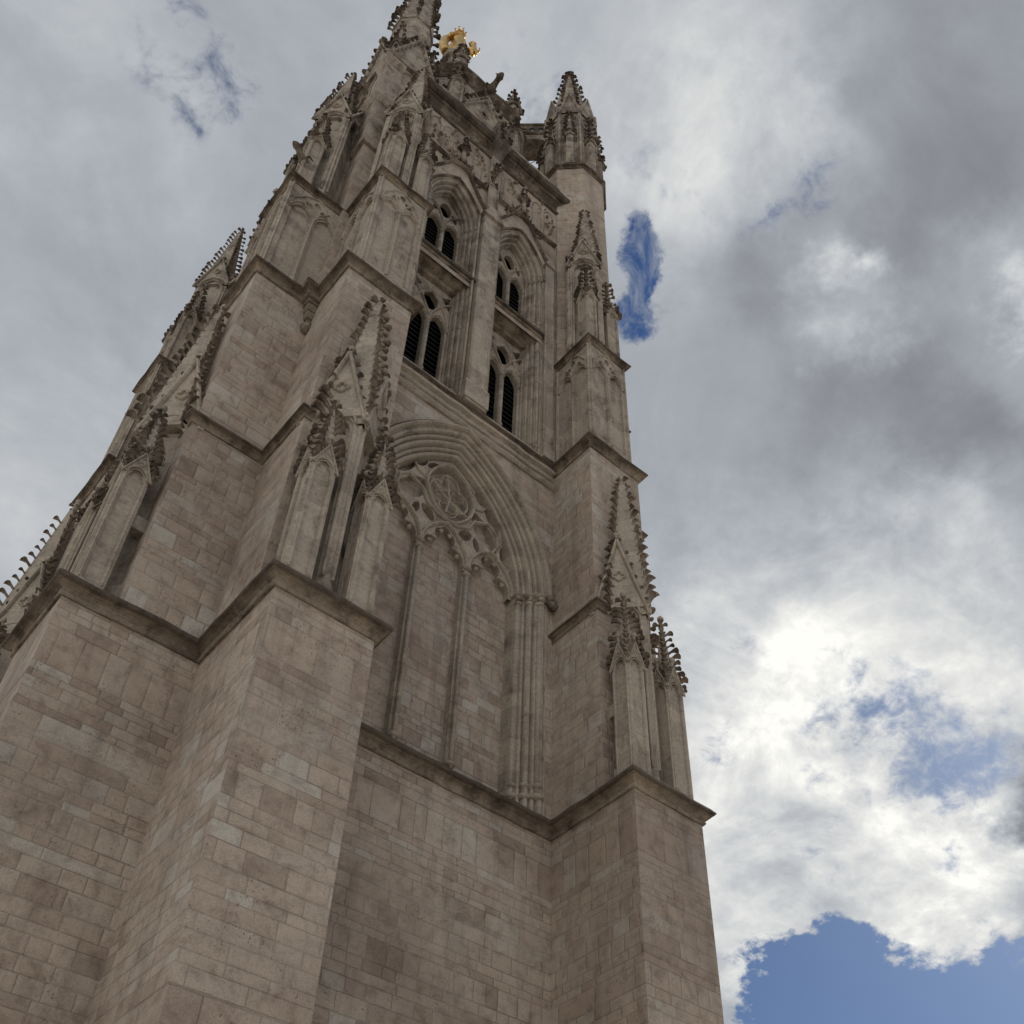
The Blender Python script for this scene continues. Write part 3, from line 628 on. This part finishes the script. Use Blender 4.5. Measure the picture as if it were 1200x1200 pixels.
def pinnacle(mb_, cx, cy, h, rot, z0, zs, zt, n=5, cs=.22, gable=True, gh=None, niche=True, base=True, off=None, top=.12):
    """square pinnacle: panelled shaft, four gablets, crocketed spire and finial"""
    c_, s_ = math.cos(rot), math.sin(rot)
    def T_(a, b): return (cx+a*c_-b*s_, cy+a*s_+b*c_)
    def sq(q): return [T_(-q,-q), T_(q,-q), T_(q,q), T_(-q,q)]
    gh = gh or h*1.9
    mb_.frus(sq(h*.80), z0, sq(h*.80), zs+.1)
    if base: mb_.frus(sq(h*1.06), z0, sq(h*1.06), z0+h*.5); mb_.frus(sq(h*1.06), z0+h*.5, sq(h*.9), z0+h*.8)
    for f in range(4):
        a = f*math.pi/2; ca, sa = math.cos(a), math.sin(a)
        def Fq(u, d, z, ca=ca, sa=sa): 
            x, y = u, -(h*.80+d); return (*T_(x*ca-y*sa, x*sa+y*ca), z)
        if niche:
            hole = opening(0, h*.62, z0+h*.9, zs-h*.75, Rh(h*.62, h*1.0), 0, 5)
            plate(mb_, [(-h,z0+.02),(h,z0+.02),(h,zs),(-h,zs)], [hole], h*.20, h*.20, Fq, outer=False)
            bar(mb_, [(-h*.8,z0+h*.9),(-h*.8,zs-h*.75)]+arch_pts(0, h*.8, zs-h*.75, Rh(h*.8, h*1.2), 0, 5)+[(h*.8,zs-h*.75),(h*.8,z0+h*.9)], h*.11, h*.1, h*.20, Fq)
        if gable:
            g0 = zs-h*.35; ga = arch_pts(0, h*.78, g0, Rh(h*.78, h*1.0), 0, 6)
            gshape = [(-h*1.06,g0)]+ga+[(h*1.06,g0),(h*.5,g0+(zs+gh-g0)*.46),(0,zs+gh),(-h*.5,g0+(zs+gh-g0)*.46)]
            plate(mb_, gshape, [], h*.28, h*.22, Fq); bar(mb_, ga, h*.13, h*.1, h*.26, Fq)
            mb_.add([Fq(0,h*.28,zs+gh),Fq(-h*.9,-h*.5,g0),Fq(h*.9,-h*.5,g0),Fq(0,-h*.5,zs+gh)], [(1,2,0),(0,1,3),(0,3,2)])
            bar(mb_, [(-h*1.12,g0-.03),(0,zs+gh)], h*.17, h*.16, h*.28, Fq); bar(mb_, [(h*1.12,g0-.03),(0,zs+gh)], h*.17, h*.16, h*.28, Fq)
            bar(mb_, quatre(0, g0+(zs+gh-g0)*.50, h*.26, 16), h*.1, h*.1, h*.28, Fq, closed=True)
            o = Vector(Fq(0,1,0))-Vector(Fq(0,0,0)); sdv = Vector(Fq(1,0,0))-Vector(Fq(0,0,0))
            for k in range(1, 6):
                t = k/6.2
                for q in (-1, 1): mb_.crocket(Fq(q*h*1.12*(1-t), h*.25, g0+(zs+gh-g0)*t), o*.35+sdv*q, cs*.62)
            for k in range(4): mb_.crocket(Fq(0,h*.25,zs+gh+.05), o*math.cos(k*1.57)+sdv*math.sin(k*1.57), cs*.5)
            mb_.tube([Fq(0,h*.15,zs+gh-.1), Fq(0,h*.22,zs+gh+.3*cs/.22*.9)], [.05,.04], 5); mb_.blob(Fq(0,h*.22,zs+gh+.32*cs/.22*.9), .22*cs/.22*.4)
    hb, ht = h*.78, h*top
    if off: cx += off[0]; cy += off[1]
    mb_.frus(sq(hb), zs, sq(ht), zt-.1)
    for e in range(4):
        sx, sy = ((-1,-1),(1,-1),(1,1),(-1,1))[e]; o = Vector(T_(sx,sy))-Vector(T_(0,0))
        for k in range(n):
            t = (k+.6)/(n+.4); q = hb+(ht-hb)*t
            mb_.crocket((*T_(sx*q, sy*q), zs+(zt-.1-zs)*t), (o.x, o.y, 0), cs*(1.08-.3*t))
    mb_.tube([(cx,cy,zt-.2),(cx,cy,zt+.35*cs/.22)], [ht*1.1, ht*.9], 6)
    for k in range(4): mb_.crocket((cx,cy,zt+.1*cs/.22), (math.cos(rot+k*1.57+.78), math.sin(rot+k*1.57+.78), 0), cs*.85)
    mb_.blob((cx,cy,zt+.4*cs/.22), cs*.42)

build_face()
face_parts = [o for o in C.objects if o.parent == tower and o.name.split('.')[0] not in ('string_course','plinth')]
for k in (1,2,3):
    for o in face_parts: copy_tree(o, tower, k*math.pi/2)

# ---- one buttress (right of the front), its mirror image, and copies round the tower
def build_buttress(s):
    X = lambda a, b: (min(s*a, s*b), max(s*a, s*b))
    b_ = MB()
    b_.box(*X(UI,UO), -H-2.98, -H+.4, ZG-.1, Z1+.12)
    b_.box(*X(UI+.003,UO-.003), -H-1.95, -H+.45, Z1, Z2)
    # sloping weathering where the middle stage draws in
    b_.frus([(s*(UI+.003),-H-1.95),(s*(UO-.003),-H-1.95),(s*(UO-.003),-H+.4),(s*(UI+.003),-H+.4)], Z2-.02, [(s*UI,-H-1.87),(s*5.97,-H-1.87),(s*5.97,-H+.4),(s*UI,-H+.4)], Z2+.28)
    b_.box(*X(UI,5.97), -H-1.87, -H+.5, Z2+.2, Z3+.1)
    b_.frus([(s*(UI),-H-1.87),(s*(5.97),-H-1.87),(s*(5.97),-H+.5),(s*(UI),-H+.5)], Z3, [(s*3.9,-H-1.7),(s*5.7,-H-1.7),(s*5.7,-H+.5),(s*3.9,-H+.5)], Z3+.5)
    bt = b_.obj('buttress', ASH, tower)
    # third stage with blind two-light panels
    c_ = MB(); i3, o3, p3 = 3.86, 5.72, 1.85
    c_.box(*X(i3+.09,o3-.09), -H-p3+.09, -H+.6, Z3, Z4)
    def FF(u,d,z): return (s*(i3+o3)/2+u, -H-p3-d, z)
    def panel(Fz, hw, zb, zt):
        hs = []; q = hw*.40
        for t in (-1,1):
            hs.append(opening(t*hw*.42, hw*.33, zb+.45, zt-1.7, Rh(hw*.33, hw*.6), 0, 6))
            hs.append(leafshape(t*hw*.32, zt-.85, hw*.15, .30, tilt=t*.5, n=12))
        hs.append(leafshape(0, zt-.48, hw*.13, .22, n=10))
        plate(c_, [(-hw,zb),(hw,zb),(hw,zt),(-hw,zt)], hs, 0, .09, Fz, outer=False)
        for t in (-1,1):
            bar(c_, arch_pts(t*hw*.42, hw*.40, zt-1.7, Rh(hw*.40, hw*.75), 0, 6), .06, .06, 0, Fz)
            bar(c_, [(t*hw*.95,zb+.2),(t*hw*.95,zt-.05)], .07, .07, 0, Fz)
            bar(c_, [(t*hw*.84,zt-1.7),(t*hw*.78,zt-1.0),(t*hw*.4,zt-.35),(0,zt-.05)], .06, .06, 0, Fz)
            bar(c_, [(0,zt-1.6),(t*hw*.14,zt-1.0),(t*hw*.42,zt-.5)], .05, .05, 0, Fz)
        bar(c_, [(0,zb+.4),(0,zt-1.5)], .08, .07, 0, Fz)
    panel(FF, (o3-i3)/2, Z3+.2, Z4-.3)
    def FI(u,d,z): return (s*(i3-d), -H-p3/2+u, z)
    def FO(u,d,z): return (s*(o3+d), -H-p3/2+.16+u, z)
    panel(FI, p3/2, Z3+.2, Z4-.3); panel(FO, p3/2+.16, Z3+.2, Z4-.3)
    c_.obj('panelled_stage', CARV, bt)
    # front of the lowest offset: diagonal gabled pinnacle flanked by two small ones
    cu = (UI+UO)/2
    k_ = MB(); k_.frus([(s*(cu+dx),-H-1.75+dy) for dx,dy in ((-1.12,-.0),(0,-1.12),(1.12,0),(0,1.12))], Z1+.0, [(s*(cu+dx),-H-1.75+dy) for dx,dy in ((-1.0,-.0),(0,-1.0),(1.0,0),(0,1.0))], Z1+.6)
    pinnacle(k_, s*cu, -H-1.72, .72, math.pi/4, Z1+.3, 22.9, 29.3, n=16, cs=.25, gh=3.0, base=False, off=(0,-.40), top=.14)
    k_.obj('gabled_pinnacle', CARV, bt)
    for uu in (UI+.42, UO-.42):
        k2 = MB(); pinnacle(k2, s*uu, -H-2.60, .30, 0, Z1+.12, 20.2, 22.7, n=10, cs=.23, gh=.72)
        k2.frus([(s*uu-.12,-H-2.35),(s*uu+.12,-H-2.35),(s*uu+.12,-H-1.9),(s*uu-.12,-H-1.9)], 18.8, [(s*uu-.12,-H-2.35),(s*uu+.12,-H-2.35),(s*uu+.12,-H-1.9),(s*uu-.12,-H-1.9)], 19.2)
        k2.obj('pinnacle', CARV, bt)
    # top offset, above the panelled stage
    k_ = MB(); cu = (i3+o3)/2
    pinnacle(k_, s*cu, -H-.75, .68, math.pi/4, Z4+.1, 45.4, 51.6, n=17, cs=.19, gh=2.2, base=False, off=(0,-.20), top=.12)
    k_.obj('gabled_pinnacle', CARV, bt)
    for uu in (i3+.33, o3-.33):
        k2 = MB(); pinnacle(k2, s*uu, -H-1.5, .27, 0, Z4+.1, 41.6, 44.3, n=8, cs=.21, gh=.6); k2.obj('pinnacle', CARV, bt)
    return bt
bR = build_buttress(1); bL = build_buttress(-1)
for k in (1,2,3):
    for o in (bR, bL): copy_tree(o, tower, k*math.pi/2)

# ---- corner string courses (second offset and above the panelled stage)
o2s = []
for pth in ([(UI,-H-.0),(UI,-H-1.95),(UI+.35,-H-1.95)], [(UO-.2,-H-1.95),(UO,-H-1.95),(UO,-UO),(H+1.95,-UO),(H+1.95,-UO+.2)], [(H+1.95,-UI-.35),(H+1.95,-UI),(H,-UI)]):
    cs2 = MB(); cs2.sweep(pth, lip(.19, Z2, .28, .1, .12), False, 6); o2s.append(cs2.obj('string_course', CORN, tower))
cs4 = MB(); cs4.sweep(corner_path(3.86, 5.72, 1.85), lip(.2, Z4, .32, .35, .3), False, 6); cs4.frus([(3.9,-H-1.8),(5.68,-H-1.8),(5.68,-5.68),(3.9,-5.68)], Z4-.1, [(3.9,-H-1.8),(5.68,-H-1.8),(5.68,-5.68),(3.9,-5.68)], Z4+.16)
cs4.frus([(5.68,-5.68),(H+1.8,-5.68),(H+1.8,-3.9),(5.68,-3.9)], Z4-.1, [(5.68,-5.68),(H+1.8,-5.68),(H+1.8,-3.9),(5.68,-3.9)], Z4+.16)
o4 = cs4.obj('string_course', CORN, tower)
# bracket in the re-entrant angle under the belfry string course
cbk = MB()
for z, q in ((29.6,.1),(29.9,.2),(30.2,.26),(30.5,.34)): cbk.frus([(5.8,-5.8),(5.97+q,-5.8),(5.97+q,-5.97-q),(5.8,-5.97-q)], z, [(5.8,-5.8),(5.97+q+.05,-5.8),(5.97+q+.05,-5.97-q-.05),(5.8,-5.97-q-.05)], z+.25)
cbk.sweep([(5.97,-6.37),(6.37,-6.37),(6.37,-5.97)], lip(.25, Z3+.02, .5, .4, .25)); cbk.blob((6.05,-6.05,29.45), .22)
ok_ = cbk.obj('corbel', CORN, tower)
for k in (1,2,3):
    for o in (*o2s, o4, ok_): copy_tree(o, tower, k*math.pi/2)

# ---- corner turrets: the octagonal stair turret stands over the front right corner
def octa(cx, cy, ap, ph=.5):
    R = ap/math.cos(math.pi/8); return [(cx+R*math.cos(math.pi/4*(k+ph)), cy+R*math.sin(math.pi/4*(k+ph))) for k in range(8)]
def stair_turret():
    cx, cy = 7.72-CX, .6-CY
    m_ = MB(); m_.frus(octa(cx,cy,1.62), Z3, octa(cx,cy,1.62), 57.0); root = m_.obj('stair_turret', ASH, tower)
    s_ = MB(); s_.sweep(octa(cx,cy,1.62), lip(.17, 57.1, .35, .25, .3), True); s_.obj('string_course', CORN, root)
    m_ = MB(); m_.frus(octa(cx,cy,1.36), 57.0, octa(cx,cy,1.36), 66.6)
    R = 1.36/math.cos(math.pi/8)
    for k in range(8):
        a = math.pi/4*(k+.5); x, y = cx+R*math.cos(a), cy+R*math.sin(a); m_.tube([(x,y,57.2),(x,y,65.0)], .10, 7)
        a2 = math.pi/4*k; ca, sa = math.cos(a2+math.pi/2), math.sin(a2+math.pi/2)
        def Fo(u,d,z,ca=ca,sa=sa): X_, Y_ = u, -(1.36+d); return (cx+X_*ca-Y_*sa, cy+X_*sa+Y_*ca, z)
        bar(m_, arch_pts(0,.42,64.0,.7,0,5), .09, .1, -.01, Fo); bar(m_, [(-.42,57.4),(-.42,64.0)], .08, .1, -.01, Fo); bar(m_, [(.42,57.4),(.42,64.0)], .08, .1, -.01, Fo)
        m_.add([Fo(-.56,.08,65.0),Fo(.56,.08,65.0),Fo(0,.08,67.8),Fo(0,-.7,67.8)], [(0,1,2),(0,2,3),(1,3,2)]); bar(m_, [(-.6,64.9),(0,67.9)], .12, .1, .08, Fo); bar(m_, [(.6,64.9),(0,67.9)], .12, .1, .08, Fo)
    m_.obj('panelled_stage', CARV, root)
    for k in range(8):
        a = math.pi/4*(k+.5) if False else math.pi/4*k
        p_ = MB(); x, y = cx+1.52*math.cos(a), cy+1.52*math.sin(a)
        pinnacle(p_, x, y, .24, a, 57.25, 61.0, 64.4, n=5, cs=.22, gh=.5, niche=False); p_.obj('pinnacle', CARV, root)
    m_ = MB(); m_.frus(octa(cx,cy,1.2), 66.0, octa(cx,cy,.24), 74.6)
    for k in range(8):
        a = math.pi/4*(k+.5); o = (math.cos(a), math.sin(a), 0)
        for j in range(11):
            t = (j+.4)/11; R = (1.2+(.12-1.2)*t)/math.cos(math.pi/8); m_.crocket((cx+R*o[0], cy+R*o[1], 66+9*t), o, .24)
    for k in range(6): m_.crocket((cx,cy,75.0), (math.cos(k), math.sin(k), 0), .3)
    m_.blob((cx,cy,75.3), .22); m_.obj('spire', CARV, root)
    return root
def corner_turret():
    cx, cy, h = -H+1.09, -H+1.2, 1.06   # square turret over the front left corner
    def sq(q): return [(cx-q,cy-q),(cx+q,cy-q),(cx+q,cy+q),(cx-q,cy+q)]
    m_ = MB(); m_.frus(sq(h), Z3, sq(h), 55.3); root = m_.obj('corner_turret', ASH, tower)
    pr = MB()
    # stepped weathered pier on the outer angle, each step under a hood
    for z, q, o in ((48.3,.95,.14),(53.0,.8,.10)):
        x0, y0 = cx-h-o, cy-h-o
        pr.box(x0, x0+q, y0, y0+q, z-4.6, z-.2)
        pr.sweep([(x0,y0+q),(x0,y0),(x0+q,y0)], [(-.02,z-.5),(.05,z-.45),(.18,z-.2),(.22,z-.14),(.22,z),(-.12,z+.45)])
    pr.obj('angle_pier', CARV, root)
    st = MB(); 
    for f in range(4):
        a = f*math.pi/2; ca, sa = math.cos(a), math.sin(a)
        def Fq(u,d,z,ca=ca,sa=sa): X_, Y_ = u, -(h+d); return (cx+X_*ca-Y_*sa, cy+X_*sa+Y_*ca, z)
        st.add([Fq(-h*1.05,.2,53.6),Fq(h*1.05,.2,53.6),Fq(0,.2,57.4),Fq(-h*1.05,-.2,53.6),Fq(h*1.05,-.2,53.6),Fq(0,-h,57.4)], [(0,1,2),(0,2,5,3),(1,4,5,2),(0,3,4,1)])
        bar(st, [(-h*1.15,53.4),(0,57.5)], .2, .2, .16, Fq); bar(st, [(h*1.15,53.4),(0,57.5)], .2, .2, .16, Fq)
        bar(st, arch_pts(0,.5,52.4,Rh(.5,.9),0,6), .1, .1, -.01, Fq); bar(st, [(-.5,48.2),(-.5,52.4)], .08, .09, -.01, Fq); bar(st, [(.5,48.2),(.5,52.4)], .08, .09, -.01, Fq)
        o = Vector(Fq(0,1,0))-Vector(Fq(0,0,0)); sdv = Vector(Fq(1,0,0))-Vector(Fq(0,0,0))
        for k in range(1,7):
            for q in (-1,1): st.crocket(Fq(q*h*1.1*(1-k/7.0), .3, 53.5+4*k/7), o*.4+sdv*q, .24)
        st.blob(Fq(0,.3,57.7), .22)
    st.obj('gablet', CARV, root)
    for sx, sy in ((-1,-1),(1,-1),(1,1),(-1,1)):
        p_ = MB(); pinnacle(p_, cx+sx*h*.9, cy+sy*h*.9, .2, 0, 53.6, 55.6, 58.4, n=4, cs=.2, gh=.4, niche=False); p_.obj('pinnacle', CARV, root)
    sp = MB(); sp.frus(octa(cx,cy,1.0), 54.8, octa(cx,cy,.94), 61.2); sp.frus(octa(cx,cy,1.0), 61.2, octa(cx,cy,.1), 75.5)
    for k in range(8):
        a = math.pi/4*(k+.5); o = (math.cos(a), math.sin(a), 0)
        for j in range(22):
            t = (j+.2)/22; R = (1.0+(.1-1.0)*t)/math.cos(math.pi/8); sp.crocket((cx+R*o[0], cy+R*o[1], 61.2+14.3*t), o, .27)
    sp.obj('spire', CARV, root)
    return root
gg = MB(); gargoyle(gg, (-5.35-CX, .55-CY, 39.7), (-.9,-.43,0), .75); gg.obj('gargoyle', CROC, tower)
stair_turret(); ct = corner_turret()
for k in (2,3): copy_tree(ct, tower, k*math.pi/2)
# roof slab closing the top
mb = MB(); mb.box(-H+.3,H-.3,-H+.3,H-.3,52.9,53.05); mb.obj('terrace', CARV, tower)

# ---- octagonal lantern
def lantern():
    ap = 4.6; m_ = MB()
    for k in range(8):
        a2 = math.pi/4*k; ca, sa = math.cos(a2+math.pi/2), math.sin(a2+math.pi/2)
        def Fo(u,d,z,ca=ca,sa=sa): X_, Y_ = u, -(ap+d); return (X_*ca-Y_*sa, X_*sa+Y_*ca, z)
        hw = ap*math.tan(math.pi/8)
        fill(m_, [(-hw,53.0),(hw,53.0),(hw,63.4),(-hw,63.4)], [opening(0,.95,54.6,60.0,Rh(.95,1.9),0,8)], 0, Fo)
        rim(m_, opening(0,.95,54.6,60.0,Rh(.95,1.9),0,8), 0, -.5, Fo)
    root = m_.obj('lantern', ASH, tower)
    s_ = MB(); s_.sweep(octa(0,0,ap), [(-.02,62.3),(.06,62.35),(.12,62.5),(.06,62.6),(.04,62.9),(.14,63.1),(.24,63.2),(.26,63.3),(.34,63.36),(.34,63.6),(.3,63.66),(-.2,63.85)], True); s_.obj('cornice', CORN, root)
    hw = ap*math.tan(math.pi/8)
    for k in range(8):
        a2 = math.pi/4*k; ca, sa = math.cos(a2+math.pi/2), math.sin(a2+math.pi/2)
        def Fo(u,d,z,ca=ca,sa=sa): X_, Y_ = u, -(ap+d); return (X_*ca-Y_*sa, X_*sa+Y_*ca, z)
        w_ = MB(); bar(w_, [(-1.0,54.6),(-1.0,60.0)]+arch_pts(0,1.0,60.0,Rh(1.0,2.0),0,8)[1:-1]+[(1.0,60.0),(1.0,54.6)], .16, .16, -.01, Fo)
        bar(w_, [(-1.35,59.4),(0,62.6)], .2, .24, -.01, Fo); bar(w_, [(1.35,59.4),(0,62.6)], .2, .24, -.01, Fo)
        bar(w_, [(0,54.6),(0,61.0)], .14, .14, -.25, Fo); bar(w_, arch_pts(-.5,.45,59.4,Rh(.45,.8),0,5), .1, .12, -.25, Fo); bar(w_, arch_pts(.5,.45,59.4,Rh(.45,.8),0,5), .1, .12, -.25, Fo)
        for j in range(1,6):
            for q in (-1,1): w_.crocket(Fo(q*1.38*(1-j/6), .2, 59.4+3.2*j/6), (Vector(Fo(q,.4,0))-Vector(Fo(0,0,0))), .26)
        wi = w_.obj('lantern_window', CARV, root)
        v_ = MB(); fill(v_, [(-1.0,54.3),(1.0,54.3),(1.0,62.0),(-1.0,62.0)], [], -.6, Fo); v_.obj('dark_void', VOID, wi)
        a = math.pi/4*(k+.5); R = ap/math.cos(math.pi/8)
        p_ = MB(); pinnacle(p_, R*math.cos(a)*1.03, R*math.sin(a)*1.03, .34, a, 53.1, 60.4, 62.6, n=3, cs=.26, gh=.7); p_.obj('pinnacle', CARV, root)
        t_ = MB(); pinnacle(t_, (R-.1)*math.cos(a), (R-.1)*math.sin(a), .36, a, 63.7, 64.6, 67.2, n=4, cs=.22, gh=.6, niche=False); t_.obj('pinnacle', CARV, root)
    # spout on each cardinal face and the plain stone spire
    for k in range(4):
        a = k*math.pi/2; g_ = MB(); gargoyle(g_, ((ap+.15)*math.cos(a-math.pi/2), (ap+.15)*math.sin(a-math.pi/2), 63.3), (math.cos(a-math.pi/2), math.sin(a-math.pi/2), 0), 1.1); g_.obj('gargoyle', CROC, root)
    sp = MB(); sp.frus(octa(0,0,2.4), 63.6, octa(0,0,.45), 79.0); sp.frus(octa(0,0,.8), 78.9, octa(0,0,.8), 79.5)
    for k in range(8):
        a = math.pi/4*(k+.5); o = (math.cos(a), math.sin(a), 0)
        for j in range(16):
            t = (j+.4)/16; R = (2.4+(.45-2.4)*t)/math.cos(math.pi/8); sp.crocket((R*o[0], R*o[1], 63.6+15.4*t), o, .3)
    sp.obj('spire', CARV, root)
lantern()
# ---- footbridge from the lantern to the stair turret
def bridge():
    a = Vector((5.5-CX, 2.7-CY, 0)); b = Vector((7.72-.9-CX, .6+.9-CY, 0)); d = (b-a).normalized(); n = Vector((d.y,-d.x,0)) # n toward (-,-)... 
    m_ = MB(); wv = .62; a0 = a-d*.5; b0 = b+d*.5; L = (b0-a0).length
    def Q(t, o, z): p = a0+d*t+n*o; return (p.x, p.y, z)
    # slab with arched underside
    N = 10; vs = []
    for i in range(N+1):
        t = L*i/N; zu = 63.5-.9*(2*i/N-1)**2
        vs += [Q(t,-wv,zu), Q(t,wv,zu), Q(t,wv,64.2), Q(t,-wv,64.2)]
    m_.add(vs, [(i*4+k, i*4+(k+1)%4, i*4+4+(k+1)%4, i*4+4+k) for i in range(N) for k in range(4)]+[(3,2,1,0)])
    root = m_.obj('footbridge', CARV, tower)
    for o in (-wv, wv):
        p_ = MB(); 
        def Fb(u,dd,z,o=o): return Q(u, o+dd*(1 if o > 0 else -1), z)
        hs = [quatre(.35+.5*i, 64.9, .19, 14) for i in range(int((L-.4)/.5))]
        plate(p_, [(0,64.2),(L,64.2),(L,65.5),(0,65.5)], hs, .0, .12, Fb); fill(p_, [(0,64.2),(L,64.2),(L,65.5),(0,65.5)], hs, -.12, Fb)
        bar(p_, [(0,64.2),(L,64.2)], .22, .1, .0, Fb); bar(p_, [(0,65.5),(L,65.5)], .2, .1, .0, Fb)
        p_.obj('balustrade', CORN, root)
bridge()
cb_ = MB(); cb_.tube([(4.9,-1.9,66.6),(5.2,-3.0,66.3),(5.0,-4.6,66.6)], .02, 5); cb_.obj('cable', LOUV, tower)

# ------------------------------------------------------------------ gilded statue on the spire
def statue():
    m_ = MB(); zb = 79.5; cx, cy = 0, 0
    prof = [(0,.62),(.3,.66),(1.2,.60),(2.2,.50),(3.0,.42),(3.6,.48),(4.1,.50),(4.35,.36),(4.5,.16),(4.62,.13)]
    seg = 24; vs = []
    for z, r in prof:
        for k in range(seg):
            a = 2*math.pi*k/seg; fold = 1+(.10*math.sin(a*9+z*.8)+.06*math.sin(a*5-z))*max(0, 1-z/4.2)
            vs.append((cx+r*fold*1.15*math.cos(a), cy+r*fold*.85*math.sin(a), zb+z))
    n = len(prof); m_.add(vs, [(i*seg+k, i*seg+(k+1)%seg, (i+1)*seg+(k+1)%seg, (i+1)*seg+k) for i in range(n-1) for k in range(seg)]+[tuple(range(seg))[::-1], tuple((n-1)*seg+k for k in range(seg))])
    m_.blob((cx,cy-.02,zb+4.95), .33, .02, 14, 10, (.85,.95,1.15))              # head
    m_.blob((cx,cy-.33,zb+4.93), .06, 0, 6, 4)                                  # nose
    m_.blob((cx,cy+.12,zb+4.8), .38, .03, 12, 8, (1.05,.9,1.25))                # veil over the hair
    m_.tube([(cx-.5,cy,zb+4.1),(cx-.72,cy-.15,zb+3.4),(cx-.62,cy-.55,zb+2.9),(cx-.35,cy-.75,zb+3.1)], [.22,.19,.14,.09], 10)   # right arm
    m_.tube([(cx+.5,cy,zb+4.1),(cx+.78,cy-.05,zb+3.4),(cx+.75,cy-.5,zb+2.75),(cx+1.1,cy-.6,zb+2.7)], [.22,.19,.15,.10], 10)    # left arm under the child
    m_.tube([(cx-.6,cy+.15,zb+4.0),(cx-.95,cy+.2,zb+2.6),(cx-1.0,cy+.15,zb+1.2),(cx-.8,cy,zb+.1)], [.2,.3,.34,.3], 10)          # cloak
    # child held out on the arm
    m_.tube([(cx+.95,cy-.5,zb+1.9),(cx+.98,cy-.5,zb+2.6),(cx+.98,cy-.48,zb+3.2),(cx+.96,cy-.45,zb+3.7),(cx+.95,cy-.45,zb+3.85)], [.12,.30,.28,.26,.1], 12)
    m_.blob((cx+.95,cy-.48,zb+4.1), .24, .02, 12, 8, (.9,.95,1.1))
    for s in (-1,1):
        m_.tube([(cx+.95+s*.24,cy-.45,zb+3.6),(cx+.95+s*.42,cy-.6,zb+3.25),(cx+.95+s*.3,cy-.85,zb+3.35)], [.09,.08,.05], 8)
        m_.tube([(cx+.95+s*.12,cy-.5,zb+2.6),(cx+.95+s*.14,cy-.8,zb+2.2),(cx+.95+s*.13,cy-.7,zb+1.6),(cx+.95+s*.13,cy-.9,zb+1.5)], [.14,.12,.07,.06], 8)
    st = m_.obj('golden_statue', GOLD, None)
    rm = st.modifiers.new('remesh', 'REMESH'); rm.mode = 'VOXEL'; rm.voxel_size = .035; rm.use_smooth_shade = True
    tag(st, 'gilded crowned mother and child statue behind the tower top', 'statue')
    c_ = MB(); R = .32
    c_.tube([(cx+R*math.cos(k*math.pi/6), cy+R*math.sin(k*math.pi/6), zb+5.25) for k in range(12)], .07, 6, closed=True)
    for k in range(8):
        a = k*math.pi/4; x, y = cx+R*1.1*math.cos(a), cy+R*1.1*math.sin(a)
        c_.tube([(x,y,zb+5.22),(x*1.15,y*1.15,zb+5.6)], [.09,.05], 5); c_.blob((x*1.18,y*1.18,zb+5.68), .08, .1)
    c_.obj('crown', GOLD, st)
    return st
statue()

# ------------------------------------------------------------------ ground
g = bpy.data.meshes.new('ground'); q = 1500
g.from_pydata([(-q,-q,0),(q,-q,0),(q,q,0),(-q,q,0)], [], [(0,1,2,3)]); g.materials.append(PAVE)
go = bpy.data.objects.new('ground', g); C.objects.link(go); go['kind'] = 'structure'
